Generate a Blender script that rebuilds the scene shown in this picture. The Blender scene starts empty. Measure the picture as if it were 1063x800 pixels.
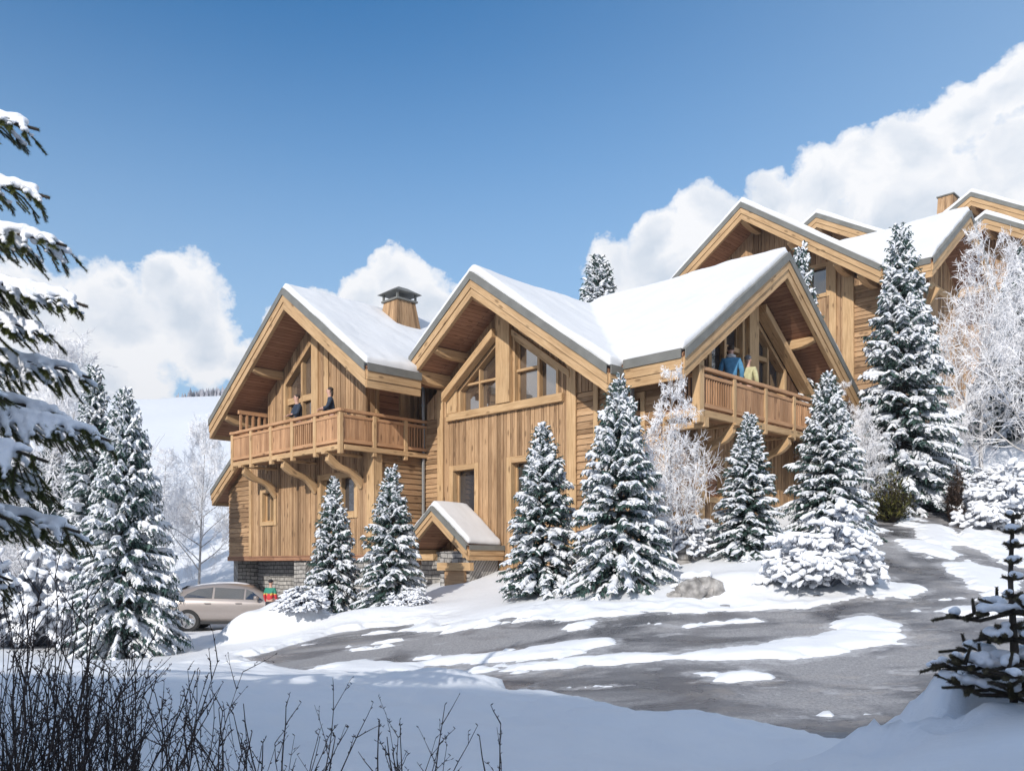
import bpy, bmesh, math, random
import numpy as np
from mathutils import Vector, Matrix, noise as mnoise

random.seed(7)
scene = bpy.context.scene
COL = scene.collection
PI = math.pi
S2 = math.sqrt(0.5)

# ------------------------------------------------------------------ helpers
ORG = {}                                   # building-space origin of every parent


def link(o):
    COL.objects.link(o)
    return o


def tag(o, label=None, cat=None, group=None, kind=None):
    if label:
        o['label'] = label
    if cat:
        o['category'] = cat
    if group:
        o['group'] = group
    if kind:
        o['kind'] = kind
    return o


def empty(name, loc, rz=0.0):
    o = bpy.data.objects.new(name, None)
    o.location = loc
    o.rotation_euler = (0, 0, rz)
    o.empty_display_size = 0.2
    return link(o)


class MB:
    """collects faces and links them as one mesh object"""

    def __init__(self):
        self.v = []
        self.f = []
        self.uv = []

    def solid(self, pts, faces, L=None):
        base = len(self.v)
        self.v.extend([tuple(p) for p in pts])
        if L is None:
            L = (1, 0, 0)
        L = Vector(L).normalized()
        h = Vector((0, 0, 1)) if abs(L.z) < 0.9 else Vector((1, 0, 0))
        W = L.cross(h).normalized()
        N = W.cross(L)
        W = W + N * 0.73
        off = random.random() * 50
        offv = random.random() * 50
        for fc in faces:
            self.f.append(tuple(base + i for i in fc))
            for i in fc:
                p = Vector(pts[i])
                self.uv.append((p.dot(L) + off, p.dot(W) + offv))

    HEX = ((0, 3, 2, 1), (4, 5, 6, 7), (0, 1, 5, 4), (1, 2, 6, 5), (2, 3, 7, 6), (3, 0, 4, 7))

    def hexa(self, c, L=None):
        """c: four bottom corners then four top corners"""
        if L is None:
            e = [Vector(c[1]) - Vector(c[0]), Vector(c[3]) - Vector(c[0]), Vector(c[4]) - Vector(c[0])]
            L = max(e, key=lambda q: q.length)
        self.solid(c, self.HEX, L)

    def box(self, x0, x1, y0, y1, z0, z1, L=None):
        self.hexa([(x0, y0, z0), (x1, y0, z0), (x1, y1, z0), (x0, y1, z0),
                   (x0, y0, z1), (x1, y0, z1), (x1, y1, z1), (x0, y1, z1)], L)

    def prism(self, poly, vec, L=None):
        """poly: list of 3d points, extruded by vec"""
        n = len(poly)
        a = [Vector(p) for p in poly]
        b = [p + Vector(vec) for p in a]
        faces = [tuple(range(n - 1, -1, -1)), tuple(range(n, 2 * n))]
        for i in range(n):
            j = (i + 1) % n
            faces.append((i, j, n + j, n + i))
        self.solid(a + b, faces, L if L is not None else vec)

    def bar(self, p, q, w, h, up=(0, 0, 1)):
        p, q = Vector(p), Vector(q)
        d = (q - p).normalized()
        u = Vector(up)
        s = d.cross(u)
        if s.length < 1e-4:
            s = d.cross(Vector((1, 0, 0)))
        s.normalize()
        u = s.cross(d).normalized()
        s *= w / 2
        u *= h / 2
        self.hexa([p - s - u, p + s - u, q + s - u, q - s - u, p - s + u, p + s + u, q + s + u, q - s + u], d)

    def tube(self, pts, radii, n=6, cap=True):
        pts = [Vector(p) for p in pts]
        base = len(self.v)
        rings = []
        for i, p in enumerate(pts):
            d = (pts[min(i + 1, len(pts) - 1)] - pts[max(i - 1, 0)])
            if d.length < 1e-9:
                d = Vector((0, 0, 1))
            d.normalize()
            h = Vector((0, 0, 1)) if abs(d.z) < 0.95 else Vector((1, 0, 0))
            s = d.cross(h).normalized()
            t = s.cross(d)
            r = radii[i] if hasattr(radii, '__len__') else radii
            for k in range(n):
                a = 2 * PI * k / n
                self.v.append(tuple(p + (s * math.cos(a) + t * math.sin(a)) * r))
        for i in range(len(pts) - 1):
            for k in range(n):
                k2 = (k + 1) % n
                self.f.append((base + i * n + k, base + i * n + k2, base + (i + 1) * n + k2, base + (i + 1) * n + k))
                self.uv.extend([(0, 0)] * 4)
        if cap:
            self.f.append(tuple(base + k for k in range(n - 1, -1, -1)))
            self.uv.extend([(0, 0)] * n)
            e = base + (len(pts) - 1) * n
            self.f.append(tuple(e + k for k in range(n)))
            self.uv.extend([(0, 0)] * n)

    def tri(self, a, b, c):
        i = len(self.v)
        self.v.extend((tuple(a), tuple(b), tuple(c)))
        self.f.append((i, i + 1, i + 2))
        self.uv.extend([(0, 0)] * 3)

    def quad(self, a, b, c, d):
        i = len(self.v)
        self.v.extend((tuple(a), tuple(b), tuple(c), tuple(d)))
        self.f.append((i, i + 1, i + 2, i + 3))
        self.uv.extend([(0, 0)] * 4)

    def mesh(self, name, mat, smooth=False, org=(0, 0, 0)):
        me = bpy.data.meshes.new(name)
        o = org
        if self.v:
            v = np.array(self.v, dtype=np.float32) - np.array(o, dtype=np.float32)
            nf = len(self.f)
            lt = np.array([len(f) for f in self.f], dtype=np.int32)
            ls = np.concatenate(([0], np.cumsum(lt)[:-1])).astype(np.int32)
            li = np.fromiter((i for f in self.f for i in f), dtype=np.int32, count=int(lt.sum()))
            me.vertices.add(len(v))
            me.vertices.foreach_set('co', v.ravel())
            me.loops.add(len(li))
            me.loops.foreach_set('vertex_index', li)
            me.polygons.add(nf)
            me.polygons.foreach_set('loop_start', ls)
            me.polygons.foreach_set('loop_total', lt)
            me.polygons.foreach_set('use_smooth', np.full(nf, bool(smooth)))
            if len(self.uv) == len(li):
                uvl = me.uv_layers.new(name='grain')
                uvl.data.foreach_set('uv', np.array(self.uv, dtype=np.float32).ravel())
            me.update(calc_edges=True)
            me.validate()
        if mat:
            me.materials.append(mat)
        return me

    def build(self, name, mat, parent=None, smooth=False, bevel=0.0):
        org = ORG.get(parent.name, (0, 0, 0)) if parent else (0, 0, 0)
        o = bpy.data.objects.new(name, self.mesh(name, mat, smooth, org))
        link(o)
        if parent:
            o.parent = parent
            ORG[o.name] = org
        if bevel:
            m = o.modifiers.new('edge', 'BEVEL')
            m.width = bevel
            m.segments = 1
            m.limit_method = 'ANGLE'
        return o


_bm = bmesh.new()
bmesh.ops.create_icosphere(_bm, subdivisions=2, radius=1)
ICO_V = np.array([tuple(v.co) for v in _bm.verts])
ICO_F = np.array([[v.index for v in f.verts] for f in _bm.faces])
_bm.free()


def ico_blobs(name, mats, mat):
    """one mesh of many transformed round lumps"""
    V, F = [], []
    for i, m in enumerate(mats):
        a = np.array(m)
        V.append(ICO_V @ a[:3, :3].T + a[:3, 3])
        F.append(ICO_F + i * len(ICO_V))
    V = np.concatenate(V).astype(np.float32)
    F = np.concatenate(F).astype(np.int32)
    me = bpy.data.meshes.new(name)
    me.vertices.add(len(V))
    me.vertices.foreach_set('co', V.ravel())
    me.loops.add(F.size)
    me.loops.foreach_set('vertex_index', F.ravel())
    me.polygons.add(len(F))
    me.polygons.foreach_set('loop_start', np.arange(0, F.size, 3, dtype=np.int32))
    me.polygons.foreach_set('loop_total', np.full(len(F), 3, dtype=np.int32))
    me.polygons.foreach_set('use_smooth', np.ones(len(F), dtype=bool))
    me.update(calc_edges=True)
    me.materials.append(mat)
    return me


def lump_noise(me, pairs):
    n = len(me.vertices)
    co = np.empty(n * 3, dtype=np.float32)
    me.vertices.foreach_get('co', co)
    co = co.reshape(-1, 3).astype(float)
    out = co.copy()
    for fr_, am in pairs:
        out += np.array([mnoise.noise_vector(Vector(p) * fr_) for p in co]) * am
    me.vertices.foreach_set('co', out.ravel().astype(np.float32))
    me.update()


def bake(o):
    """apply the modifiers of an object to its mesh"""
    dg = bpy.context.evaluated_depsgraph_get()
    dg.update()
    me = bpy.data.meshes.new_from_object(o.evaluated_get(dg))
    mats = [m for m in o.data.materials]
    o.modifiers.clear()
    old = o.data
    o.data = me
    if not me.materials:
        for m in mats:
            me.materials.append(m)
    return o


def smooth_all(o):
    o.data.polygons.foreach_set('use_smooth', np.ones(len(o.data.polygons), dtype=bool))


# ------------------------------------------------------------------ materials
def mat_new(name):
    m = bpy.data.materials.new(name)
    m.use_nodes = True
    nt = m.node_tree
    b = nt.nodes['Principled BSDF']
    return m, nt, b


def N(nt, t, **kw):
    n = nt.nodes.new(t)
    for k, v in kw.items():
        if k.startswith('i_'):
            n.inputs[k[2:].replace('_', ' ')].default_value = v
        else:
            setattr(n, k, v)
    return n


def ramp(nt, fac, stops):
    r = nt.nodes.new('ShaderNodeValToRGB')
    el = r.color_ramp.elements
    while len(el) < len(stops):
        el.new(0.5)
    for e, (p, c) in zip(el, stops):
        e.position = p
        e.color = (*c, 1) if len(c) == 3 else c
    nt.links.new(fac, r.inputs['Fac'])
    return r


def mixc(nt, fac, a, b, mode='MIX'):
    m = nt.nodes.new('ShaderNodeMix')
    m.data_type = 'RGBA'
    m.blend_type = mode
    for sock, val in ((m.inputs[0], fac), (m.inputs[6], a), (m.inputs[7], b)):
        if hasattr(val, 'is_linked') or hasattr(val, 'links'):
            nt.links.new(val, sock)
        elif isinstance(val, (int, float)):
            sock.default_value = val
        else:
            sock.default_value = (*val, 1)
    return m.outputs[2]


def math_(nt, op, a, b=None, clamp=False):
    m = nt.nodes.new('ShaderNodeMath')
    m.operation = op
    m.use_clamp = clamp
    for i, val in enumerate((a, b)):
        if val is None:
            continue
        if isinstance(val, (int, float)):
            m.inputs[i].default_value = val
        else:
            nt.links.new(val, m.inputs[i])
    return m.outputs[0]


def wood(name, light, mid, dark, vary=0.35, rough=0.7, rand=True, planks=False):
    m, nt, b = mat_new(name)
    uv = N(nt, 'ShaderNodeUVMap', uv_map='grain')
    mp = N(nt, 'ShaderNodeMapping')
    mp.inputs['Scale'].default_value = (1.6, 26, 1)
    nt.links.new(uv.outputs[0], mp.inputs[0])
    n1 = N(nt, 'ShaderNodeTexNoise', i_Scale=1.0, i_Detail=6, i_Roughness=0.65, i_Distortion=0.5)
    nt.links.new(mp.outputs[0], n1.inputs['Vector'])
    r1 = ramp(nt, n1.outputs['Fac'], [(0.25, dark), (0.5, mid), (0.72, light)])
    col = r1.outputs[0]
    geo = N(nt, 'ShaderNodeNewGeometry')
    # tone of each board
    tone = ramp(nt, geo.outputs['Random Per Island'],
                [(0.0, (1 - vary, (1 - vary) * 0.95, (1 - vary) * 0.9)), (0.5, (1, 1, 1)), (1.0, (1.12, 1.13, 1.12))])
    if rand:
        col = mixc(nt, 1.0, col, tone.outputs[0], 'MULTIPLY')
    if planks:
        br = N(nt, 'ShaderNodeTexBrick', i_Scale=1.0, i_Mortar_Size=0.006, i_Bias=0.0)
        br.inputs['Brick Width'].default_value = 3.1
        br.inputs['Row Height'].default_value = 0.15
        br.inputs['Color1'].default_value = (0.82, 0.80, 0.78, 1)
        br.inputs['Color2'].default_value = (1.1, 1.1, 1.1, 1)
        br.inputs['Mortar'].default_value = (0.22, 0.2, 0.2, 1)
        nt.links.new(uv.outputs[0], br.inputs['Vector'])
        col = mixc(nt, 1.0, col, br.outputs['Color'], 'MULTIPLY')
    # knots
    mk = N(nt, 'ShaderNodeMapping')
    mk.inputs['Scale'].default_value = (1.7, 6.0, 1)
    nt.links.new(uv.outputs[0], mk.inputs[0])
    vk = N(nt, 'ShaderNodeTexVoronoi', i_Scale=1.0)
    nt.links.new(mk.outputs[0], vk.inputs['Vector'])
    kn = ramp(nt, vk.outputs['Distance'], [(0.10, (1, 1, 1)), (0.20, (0, 0, 0))])
    col = mixc(nt, math_(nt, 'MULTIPLY', kn.outputs[0], 0.7), col, tuple(c * 0.5 for c in dark))
    # large weathering
    tc = N(nt, 'ShaderNodeTexCoord')
    n2 = N(nt, 'ShaderNodeTexNoise', i_Scale=0.9, i_Detail=4)
    nt.links.new(tc.outputs['Object'], n2.inputs['Vector'])
    w2 = ramp(nt, n2.outputs['Fac'], [(0.3, (0.84, 0.83, 0.82)), (0.65, (1.05, 1.05, 1.05))])
    col = mixc(nt, 1.0, col, w2.outputs[0], 'MULTIPLY')
    nt.links.new(col, b.inputs['Base Color'])
    b.inputs['Roughness'].default_value = rough
    b.inputs['Specular IOR Level'].default_value = 0.25
    bp = N(nt, 'ShaderNodeBump', i_Strength=0.25, i_Distance=0.003)
    nt.links.new(n1.outputs['Fac'], bp.inputs['Height'])
    nt.links.new(bp.outputs[0], b.inputs['Normal'])
    return m


def plain(name, c, rough=0.6, metal=0.0, spec=0.4, nscale=0, namp=0.2, c2=None):
    m, nt, b = mat_new(name)
    b.inputs['Roughness'].default_value = rough
    b.inputs['Metallic'].default_value = metal
    b.inputs['Specular IOR Level'].default_value = spec
    b.inputs['Base Color'].default_value = (*c, 1)
    if nscale:
        tc = N(nt, 'ShaderNodeTexCoord')
        n = N(nt, 'ShaderNodeTexNoise', i_Scale=nscale, i_Detail=4)
        nt.links.new(tc.outputs['Object'], n.inputs['Vector'])
        c2 = c2 or tuple(x * (1 - namp) for x in c)
        r = ramp(nt, n.outputs['Fac'], [(0.35, c2), (0.65, c)])
        nt.links.new(r.outputs[0], b.inputs['Base Color'])
    return m


def snow_mat(name, c=(0.82, 0.835, 0.86), bump=0.4, scale=1.0):
    m, nt, b = mat_new(name)
    tc = N(nt, 'ShaderNodeTexCoord')
    n = N(nt, 'ShaderNodeTexNoise', i_Scale=0.8 * scale, i_Detail=6, i_Roughness=0.6)
    nt.links.new(tc.outputs['Object'], n.inputs['Vector'])
    n2 = N(nt, 'ShaderNodeTexNoise', i_Scale=22 * scale, i_Detail=5, i_Roughness=0.7)
    nt.links.new(tc.outputs['Object'], n2.inputs['Vector'])
    r = ramp(nt, n.outputs['Fac'], [(0.3, tuple(x * 0.95 for x in c)), (0.7, c)])
    nt.links.new(r.outputs[0], b.inputs['Base Color'])
    b.inputs['Roughness'].default_value = 0.55
    b.inputs['Specular IOR Level'].default_value = 0.2
    h = math_(nt, 'ADD', math_(nt, 'MULTIPLY', n.outputs['Fac'], 1.0), math_(nt, 'MULTIPLY', n2.outputs['Fac'], 0.12))
    bp = N(nt, 'ShaderNodeBump', i_Strength=bump, i_Distance=0.12)
    nt.links.new(h, bp.inputs['Height'])
    nt.links.new(bp.outputs[0], b.inputs['Normal'])
    return m


M = {}
M['clad'] = wood('larch_cladding', (0.53, 0.355, 0.21), (0.425, 0.268, 0.148), (0.26, 0.148, 0.075), 0.52)
M['beam'] = wood('timber_beam', (0.58, 0.40, 0.23), (0.49, 0.322, 0.172), (0.32, 0.188, 0.092), 0.30)
M['rail'] = wood('railing_wood', (0.55, 0.33, 0.19), (0.46, 0.26, 0.14), (0.30, 0.155, 0.075), 0.34)
M['soffit'] = wood('soffit_boards', (0.43, 0.245, 0.15), (0.35, 0.185, 0.11), (0.24, 0.115, 0.065), 0.25, planks=True)
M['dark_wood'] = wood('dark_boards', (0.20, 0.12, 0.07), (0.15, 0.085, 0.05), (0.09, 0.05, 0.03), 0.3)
M['zinc'] = plain('zinc_trim', (0.19, 0.19, 0.175), 0.6, 0.0, 0.3, 3, 0.2)
M['pipe'] = plain('zinc_pipe', (0.30, 0.30, 0.29), 0.45, 0.5)
M['snow'] = snow_mat('snow')
M['roof_snow'] = snow_mat('roof_snow', (0.74, 0.745, 0.755), 0.15, 1.4)
M['tree_snow'] = snow_mat('tree_snow', (0.87, 0.89, 0.93), 0.5, 4)
M['bough_snow'] = snow_mat('bough_snow', (0.88, 0.89, 0.92), 0.35, 6)


def glass_mat(name, tint, fac):
    m, nt, b = mat_new(name)
    tc = N(nt, 'ShaderNodeTexCoord')
    n = N(nt, 'ShaderNodeTexNoise', i_Scale=0.7, i_Detail=3)
    nt.links.new(tc.outputs['Object'], n.inputs['Vector'])
    r = ramp(nt, n.outputs['Fac'], [(0.35, tuple(x * 0.45 for x in tint)), (0.65, tint)])
    nt.links.new(r.outputs[0], b.inputs['Base Color'])
    b.inputs['Roughness'].default_value = 0.05
    g = N(nt, 'ShaderNodeBsdfGlossy', i_Roughness=0.03)
    bp = N(nt, 'ShaderNodeBump', i_Strength=0.04, i_Distance=0.1)
    n3 = N(nt, 'ShaderNodeTexNoise', i_Scale=1.1)
    nt.links.new(tc.outputs['Object'], n3.inputs['Vector'])
    nt.links.new(n3.outputs['Fac'], bp.inputs['Height'])
    nt.links.new(bp.outputs[0], g.inputs['Normal'])
    mx = N(nt, 'ShaderNodeMixShader')
    mx.inputs[0].default_value = fac
    nt.links.new(b.outputs[0], mx.inputs[1])
    nt.links.new(g.outputs[0], mx.inputs[2])
    nt.links.new(mx.outputs[0], nt.nodes['Material Output'].inputs['Surface'])
    return m


M['glass'] = glass_mat('window_glass', (0.13, 0.10, 0.08), 0.34)
M['dark_glass'] = glass_mat('dark_glass', (0.05, 0.055, 0.065), 0.16)
M['curtain'] = plain('white_curtain', (0.72, 0.70, 0.66), 0.8, 0, 0.2, 3, 0.1)


def stone_mat(name, c1, c2, mortar, bw=0.30, rh=0.10):
    m, nt, b = mat_new(name)
    uv = N(nt, 'ShaderNodeUVMap', uv_map='grain')
    tcn = N(nt, 'ShaderNodeTexNoise', i_Scale=2.5, i_Detail=3)
    nt.links.new(uv.outputs[0], tcn.inputs['Vector'])
    ad = N(nt, 'ShaderNodeVectorMath', operation='MULTIPLY_ADD')
    nt.links.new(tcn.outputs['Color'], ad.inputs[0])
    ad.inputs[1].default_value = (0.08, 0.06, 0)
    nt.links.new(uv.outputs[0], ad.inputs[2])
    br = N(nt, 'ShaderNodeTexBrick', i_Scale=1.0, i_Mortar_Size=0.012, i_Bias=0.0)
    br.inputs['Brick Width'].default_value = bw
    br.inputs['Row Height'].default_value = rh
    br.inputs['Color1'].default_value = (*c1, 1)
    br.inputs['Color2'].default_value = (*c2, 1)
    br.inputs['Mortar'].default_value = (*mortar, 1)
    nt.links.new(ad.outputs[0], br.inputs['Vector'])
    n = N(nt, 'ShaderNodeTexNoise', i_Scale=9, i_Detail=5)
    nt.links.new(uv.outputs[0], n.inputs['Vector'])
    r = ramp(nt, n.outputs['Fac'], [(0.3, (0.6, 0.6, 0.6)), (0.7, (1.15, 1.15, 1.15))])
    nt.links.new(mixc(nt, 1.0, br.outputs['Color'], r.outputs[0], 'MULTIPLY'), b.inputs['Base Color'])
    b.inputs['Roughness'].default_value = 0.9
    bp = N(nt, 'ShaderNodeBump', i_Strength=0.8, i_Distance=0.03)
    nt.links.new(math_(nt, 'ADD', math_(nt, 'SUBTRACT', 1.0, br.outputs['Fac']), math_(nt, 'MULTIPLY', n.outputs['Fac'], 0.5)), bp.inputs['Height'])
    nt.links.new(bp.outputs[0], b.inputs['Normal'])
    return m


M['stone'] = stone_mat('dry_stone', (0.50, 0.475, 0.44), (0.33, 0.315, 0.295), (0.12, 0.115, 0.11))
M['rock'] = plain('rock', (0.42, 0.40, 0.38), 0.9, 0, 0.3, 6, 0.65)


def needle_mat(name, a, b_, c):
    m, nt, b = mat_new(name)
    geo = N(nt, 'ShaderNodeNewGeometry')
    r = ramp(nt, geo.outputs['Random Per Island'], [(0.0, a), (0.6, b_), (1.0, c)])
    nt.links.new(r.outputs[0], b.inputs['Base Color'])
    b.inputs['Roughness'].default_value = 0.6
    b.inputs['Specular IOR Level'].default_value = 0.25
    return m


M['needles'] = needle_mat('spruce_needles', (0.035, 0.072, 0.062), (0.06, 0.108, 0.092), (0.10, 0.155, 0.135))
M['near_needles'] = needle_mat('near_spruce_needles', (0.045, 0.058, 0.014), (0.095, 0.11, 0.026), (0.18, 0.18, 0.05))
M['dark_needles'] = needle_mat('sapling_needles', (0.05, 0.042, 0.024), (0.09, 0.073, 0.04), (0.14, 0.118, 0.06))
M['green_leaf'] = needle_mat('green_shrub_leaves', (0.06, 0.065, 0.015), (0.11, 0.11, 0.03), (0.18, 0.16, 0.05))
M['brown_leaf'] = needle_mat('brown_shrub_leaves', (0.05, 0.035, 0.025), (0.09, 0.06, 0.045), (0.14, 0.10, 0.08))
M['bark'] = plain('bark', (0.10, 0.08, 0.065), 0.9, 0, 0.2, 12, 0.5)
M['twig'] = plain('bare_twig', (0.06, 0.043, 0.037), 0.75, 0, 0.3, 20, 0.4)
M['frost'] = plain('hoar_frost', (0.90, 0.90, 0.92), 0.7, 0, 0.3, 5, 0.35, (0.74, 0.73, 0.74))
M['frost_bark'] = plain('frosted_bark', (0.55, 0.53, 0.52), 0.85, 0, 0.2, 9, 0.45)
M['grey_twig'] = plain('snowy_shrub_twig', (0.24, 0.26, 0.31), 0.8, 0, 0.2, 9, 0.45)

# ------------------------------------------------------------------ terrain
ROAD_PTS = [(-2.082, 17.5, -1.251), (1.734, 14.3, -0.879), (4.2, 14, -0.766), (6.511, 15, -0.486), (10.469, 20, 0.581), (11.251, 23.5, 1.47), (13.659, 23, 1.054), (2.071, 11, -1.278), (4.323, 10.5, -1.337), (1.694, 9, -1.498), (3.562, 8, -1.555), (4.929, 8.3, -1.428), (-3.715, 16.5, -1.456), (-4.723, 14.5, -1.685), (-1.361, 12, -1.528), (0.424, 13.3, -1.219), (7.72, 13, -0.784)]
LAND_PTS = [(-9.246, 25.5, -2.023), (-8.797, 29, -1.912), (-6.079, 27, -1.629), (-4.329, 21, -1.22), (-2.824, 20.3, -1.043), (0.596, 17.5, -0.626), (2.061, 16.4, -0.495), (4.902, 17.8, 0.179), (6.804, 19, 0.488), (5.603, 15.5, -0.277), (10.82, 24, 1.663), (3.393, 15.3, -0.615), (4.776, 20.5, 0.596), (-1.546, 22.5, -0.654), (1.492, 19.5, -0.392), (15.44, 26, 2.731), (12.825, 24.5, 1.807), (-12.644, 24, -1.716), (-13.334, 36, -0.684), (-7.626, 17, -1.88), (-6.724, 12, -1.368), (-19.77, 36, -0.965), (-4.915, 19, -1.465), (-5.819, 18.5, -1.695)]
BANK_PTS = [(-5.555, 8.7, -1.011), (-3.666, 8.6, -1.038), (-2.224, 8.6, -1.067), (-0.964, 8.5, -1.102), (0.258, 8.1, -1.204), (1.412, 7.5, -1.274), (2.455, 6.9, -1.326), (3.003, 6.5, -1.365), (-2.17, 4.5, -1.076), (-0.003, 4.6, -1.1), (2.059, 5, -1.229), (2.511, 4.6, -0.894), (2.922, 4.6, -0.792), (-0.001, 2.5, -0.877)]
UNDER_PTS = [(-4, 8, -1.45), (-2, 8, -1.5), (0, 7, -1.6), (2, 6, -1.55), (0, 4, -1.6), (-4, 4, -1.5), (4, 4, -1.5)]
FAR_PTS = [(11.3, 31, 4.4), (16, 36, 6.5), (5, 38, 6), (-6, 38, 1.5), (22, 30, 6), (22, 20, 3), (14, 12, -1.2), (-20, 20, -1.3), (-20, 10, -1.2)]
BARE = [(-4.81, 14.06), (-4.68, 15.42), (-4.25, 16.42), (-3.61, 17.34), (-2.61, 17.74), (-2.11, 17.74), (-1.92, 16.62), (-1.06, 15.38), (-0.55, 15.52), (-0.11, 15.72), (0.79, 14.58), (1.73, 14.26), (2.53, 14.3), (3.27, 14.4), (4.06, 14.06), (4.99, 14.02), (5.95, 14.46), (7.11, 15.66), (7.03, 16.28), (7.36, 17.72), (8.26, 19.44), (8.9, 21.22), (9.31, 22.42), (10.97, 23.46), (12.58, 24.04), (13.32, 23.92), (12.03, 22.5), (10.2, 19.92), (9.97, 17.54), (10.21, 17.2), (12.17, 16.8), (16, 13.5), (15, 8), (5.44, 6.6), (3.4, 6.75), (1.6, 7.85), (0.3, 8.6), (-0.8, 9.8), (-1.4, 11.6), (-2.6, 12.3)]
PATCHES = [
    [(-1.59, 13.4), (-0.46, 13.1), (0.41, 13.02), (1.57, 12.94), (1.67, 12.62), (0.95, 12.4), (0.39, 12.26), (-0.44, 12.42), (-1.08, 12.64)],
    [(-0.82, 11.96), (0.11, 11.92), (2.07, 11.7), (3.64, 12.12), (4.88, 12.54), (5.43, 12.2), (5.37, 11.88), (4.52, 11.6), (3.39, 11.3), (2.11, 11.2), (0.88, 11.48), (0.11, 11.48)],
    [(4.78, 12.94), (5.49, 13.34), (5.73, 12.8), (5.35, 12.48), (4.88, 12.54)],
    [(10.07, 21.54), (10.98, 21.92), (10.5, 20.5), (9.42, 18.6), (9.26, 19.44)],
    [(8.7, 19.3), (9.19, 19.42), (9.52, 18.18), (8.99, 17.54), (8.4, 18.18)],
    [(8.44, 17.1), (9.42, 17.8), (9.36, 17.14), (9.65, 16.66), (8.98, 15.06), (8.05, 14.6), (8.17, 15.6)],
    [(6.4, 13.6), (7.6, 13.9), (8.4, 13.4), (7.4, 12.9)], [(5.9, 15.0), (6.9, 15.9), (7.3, 15.2), (6.6, 14.5)],
    [(2.2, 10.6), (3.0, 10.7), (3.3, 10.3), (2.6, 10.15)],
    [(-2.99, 13.3), (-2.3, 13.6), (-1.3, 12.76), (-1.37, 12.08), (-2.45, 12.08)]]


def tps(pts, lam=0.3):
    P = np.array(pts, dtype=float)
    n = len(P)
    d = np.linalg.norm(P[:, None, :2] - P[None, :, :2], axis=2)
    K = np.where(d > 0, d * d * np.log(d + 1e-9), 0) + np.eye(n) * lam
    A = np.zeros((n + 3, n + 3))
    A[:n, :n] = K
    A[:n, n:] = np.c_[np.ones(n), P[:, :2]]
    A[n:, :n] = A[:n, n:].T
    s = np.linalg.solve(A, np.r_[P[:, 2], 0, 0, 0])

    def f(x, y):
        out = s[n] + s[n + 1] * x + s[n + 2] * y
        for i in range(n):
            d2 = (x - P[i, 0]) ** 2 + (y - P[i, 1]) ** 2 + 1e-12
            out = out + s[i] * 0.5 * d2 * np.log(d2)
        return out
    return f


_G = tps(ROAD_PTS + LAND_PTS + UNDER_PTS + FAR_PTS)
_T = tps([(x, y, z + 0.05) for x, y, z in ROAD_PTS] + LAND_PTS + BANK_PTS + FAR_PTS, 0.08)


def hash2(ix, iy, seed):
    h = (ix * 374761393 + iy * 668265263 + seed * 974634777) & 0xffffffff
    h = ((h ^ (h >> 13)) * 1274126177) & 0xffffffff
    return ((h ^ (h >> 16)) & 0xffff) / 65535.0


def vnoise(x, y, seed=0):
    x = np.asarray(x, dtype=float)
    y = np.asarray(y, dtype=float)
    ix = np.floor(x).astype(np.int64)
    iy = np.floor(y).astype(np.int64)
    fx = x - ix
    fy = y - iy
    fx = fx * fx * fx * (fx * (fx * 6 - 15) + 10)
    fy = fy * fy * fy * (fy * (fy * 6 - 15) + 10)
    a = hash2(ix, iy, seed)
    b = hash2(ix + 1, iy, seed)
    c = hash2(ix, iy + 1, seed)
    d = hash2(ix + 1, iy + 1, seed)
    return (a * (1 - fx) + b * fx) * (1 - fy) + (c * (1 - fx) + d * fx) * fy


def fbm(x, y, sc, oct_=4, seed=0, gain=0.5):
    t = 0
    amp = 1
    tot = 0
    for k in range(oct_):
        t = t + amp * (vnoise(np.asarray(x) * sc * 2 ** k + 17.3 * k, np.asarray(y) * sc * 2 ** k - 9.1 * k, seed + k) - 0.5)
        tot += amp
        amp *= gain
    return t / tot * 2


def sstep(a, b, x):
    t = np.clip((x - a) / (b - a), 0, 1)
    return t * t * (3 - 2 * t)


def sdpoly(x, y, poly):
    """signed distance, negative inside"""
    d = np.full(np.shape(x), 1e9)
    ins = np.zeros(np.shape(x), dtype=bool)
    n = len(poly)
    for i in range(n):
        ax, ay = poly[i]
        bx, by = poly[(i + 1) % n]
        ex, ey = bx - ax, by - ay
        t = np.clip(((x - ax) * ex + (y - ay) * ey) / (ex * ex + ey * ey), 0, 1)
        d = np.minimum(d, np.hypot(x - ax - t * ex, y - ay - t * ey))
        c = ((ay > y) != (by > y))
        with np.errstate(divide='ignore', invalid='ignore'):
            xi = (bx - ax) * (y - ay) / (by - ay + 1e-12) + ax
        ins ^= c & (x < xi)
    return np.where(ins, -d, d)


def far_h(x, y):
    z = -0.6 + np.clip(y - 34, 0, 310) * 0.222 + np.clip(y - 34, 0, 310) * 0.0003 * np.clip(x + 100, -60, 200)
    z = z + np.clip(x - 12, 0, 60) * 0.25 * sstep(12, 30, y)
    z = z + fbm(x, y, 1 / 60, 4, 5) * np.clip((y - 50) / 60, 0, 1) * 4
    z = np.where(y < 2, -1.1, z)
    return z


def domain_w(x, y):
    d = np.maximum.reduce([np.abs(x) - 20, y - 38, 3 - y, np.zeros_like(x)])
    return sstep(0, 9, d)


def shade_hill(x, y):  # unseen rise added behind the camera to shade the near snow
    h = sstep(-1.0, -11.0, y) * (10.25 + fbm(x, y, 0.25, 3, 11) * 0.8)
    return h + np.clip(-11 - y, 0, 100) * 0.3


def base_road(x, y):
    w = domain_w(x, y)
    return _G(x, y) * (1 - w) + far_h(x, y) * w - 0.3 * w


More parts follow.
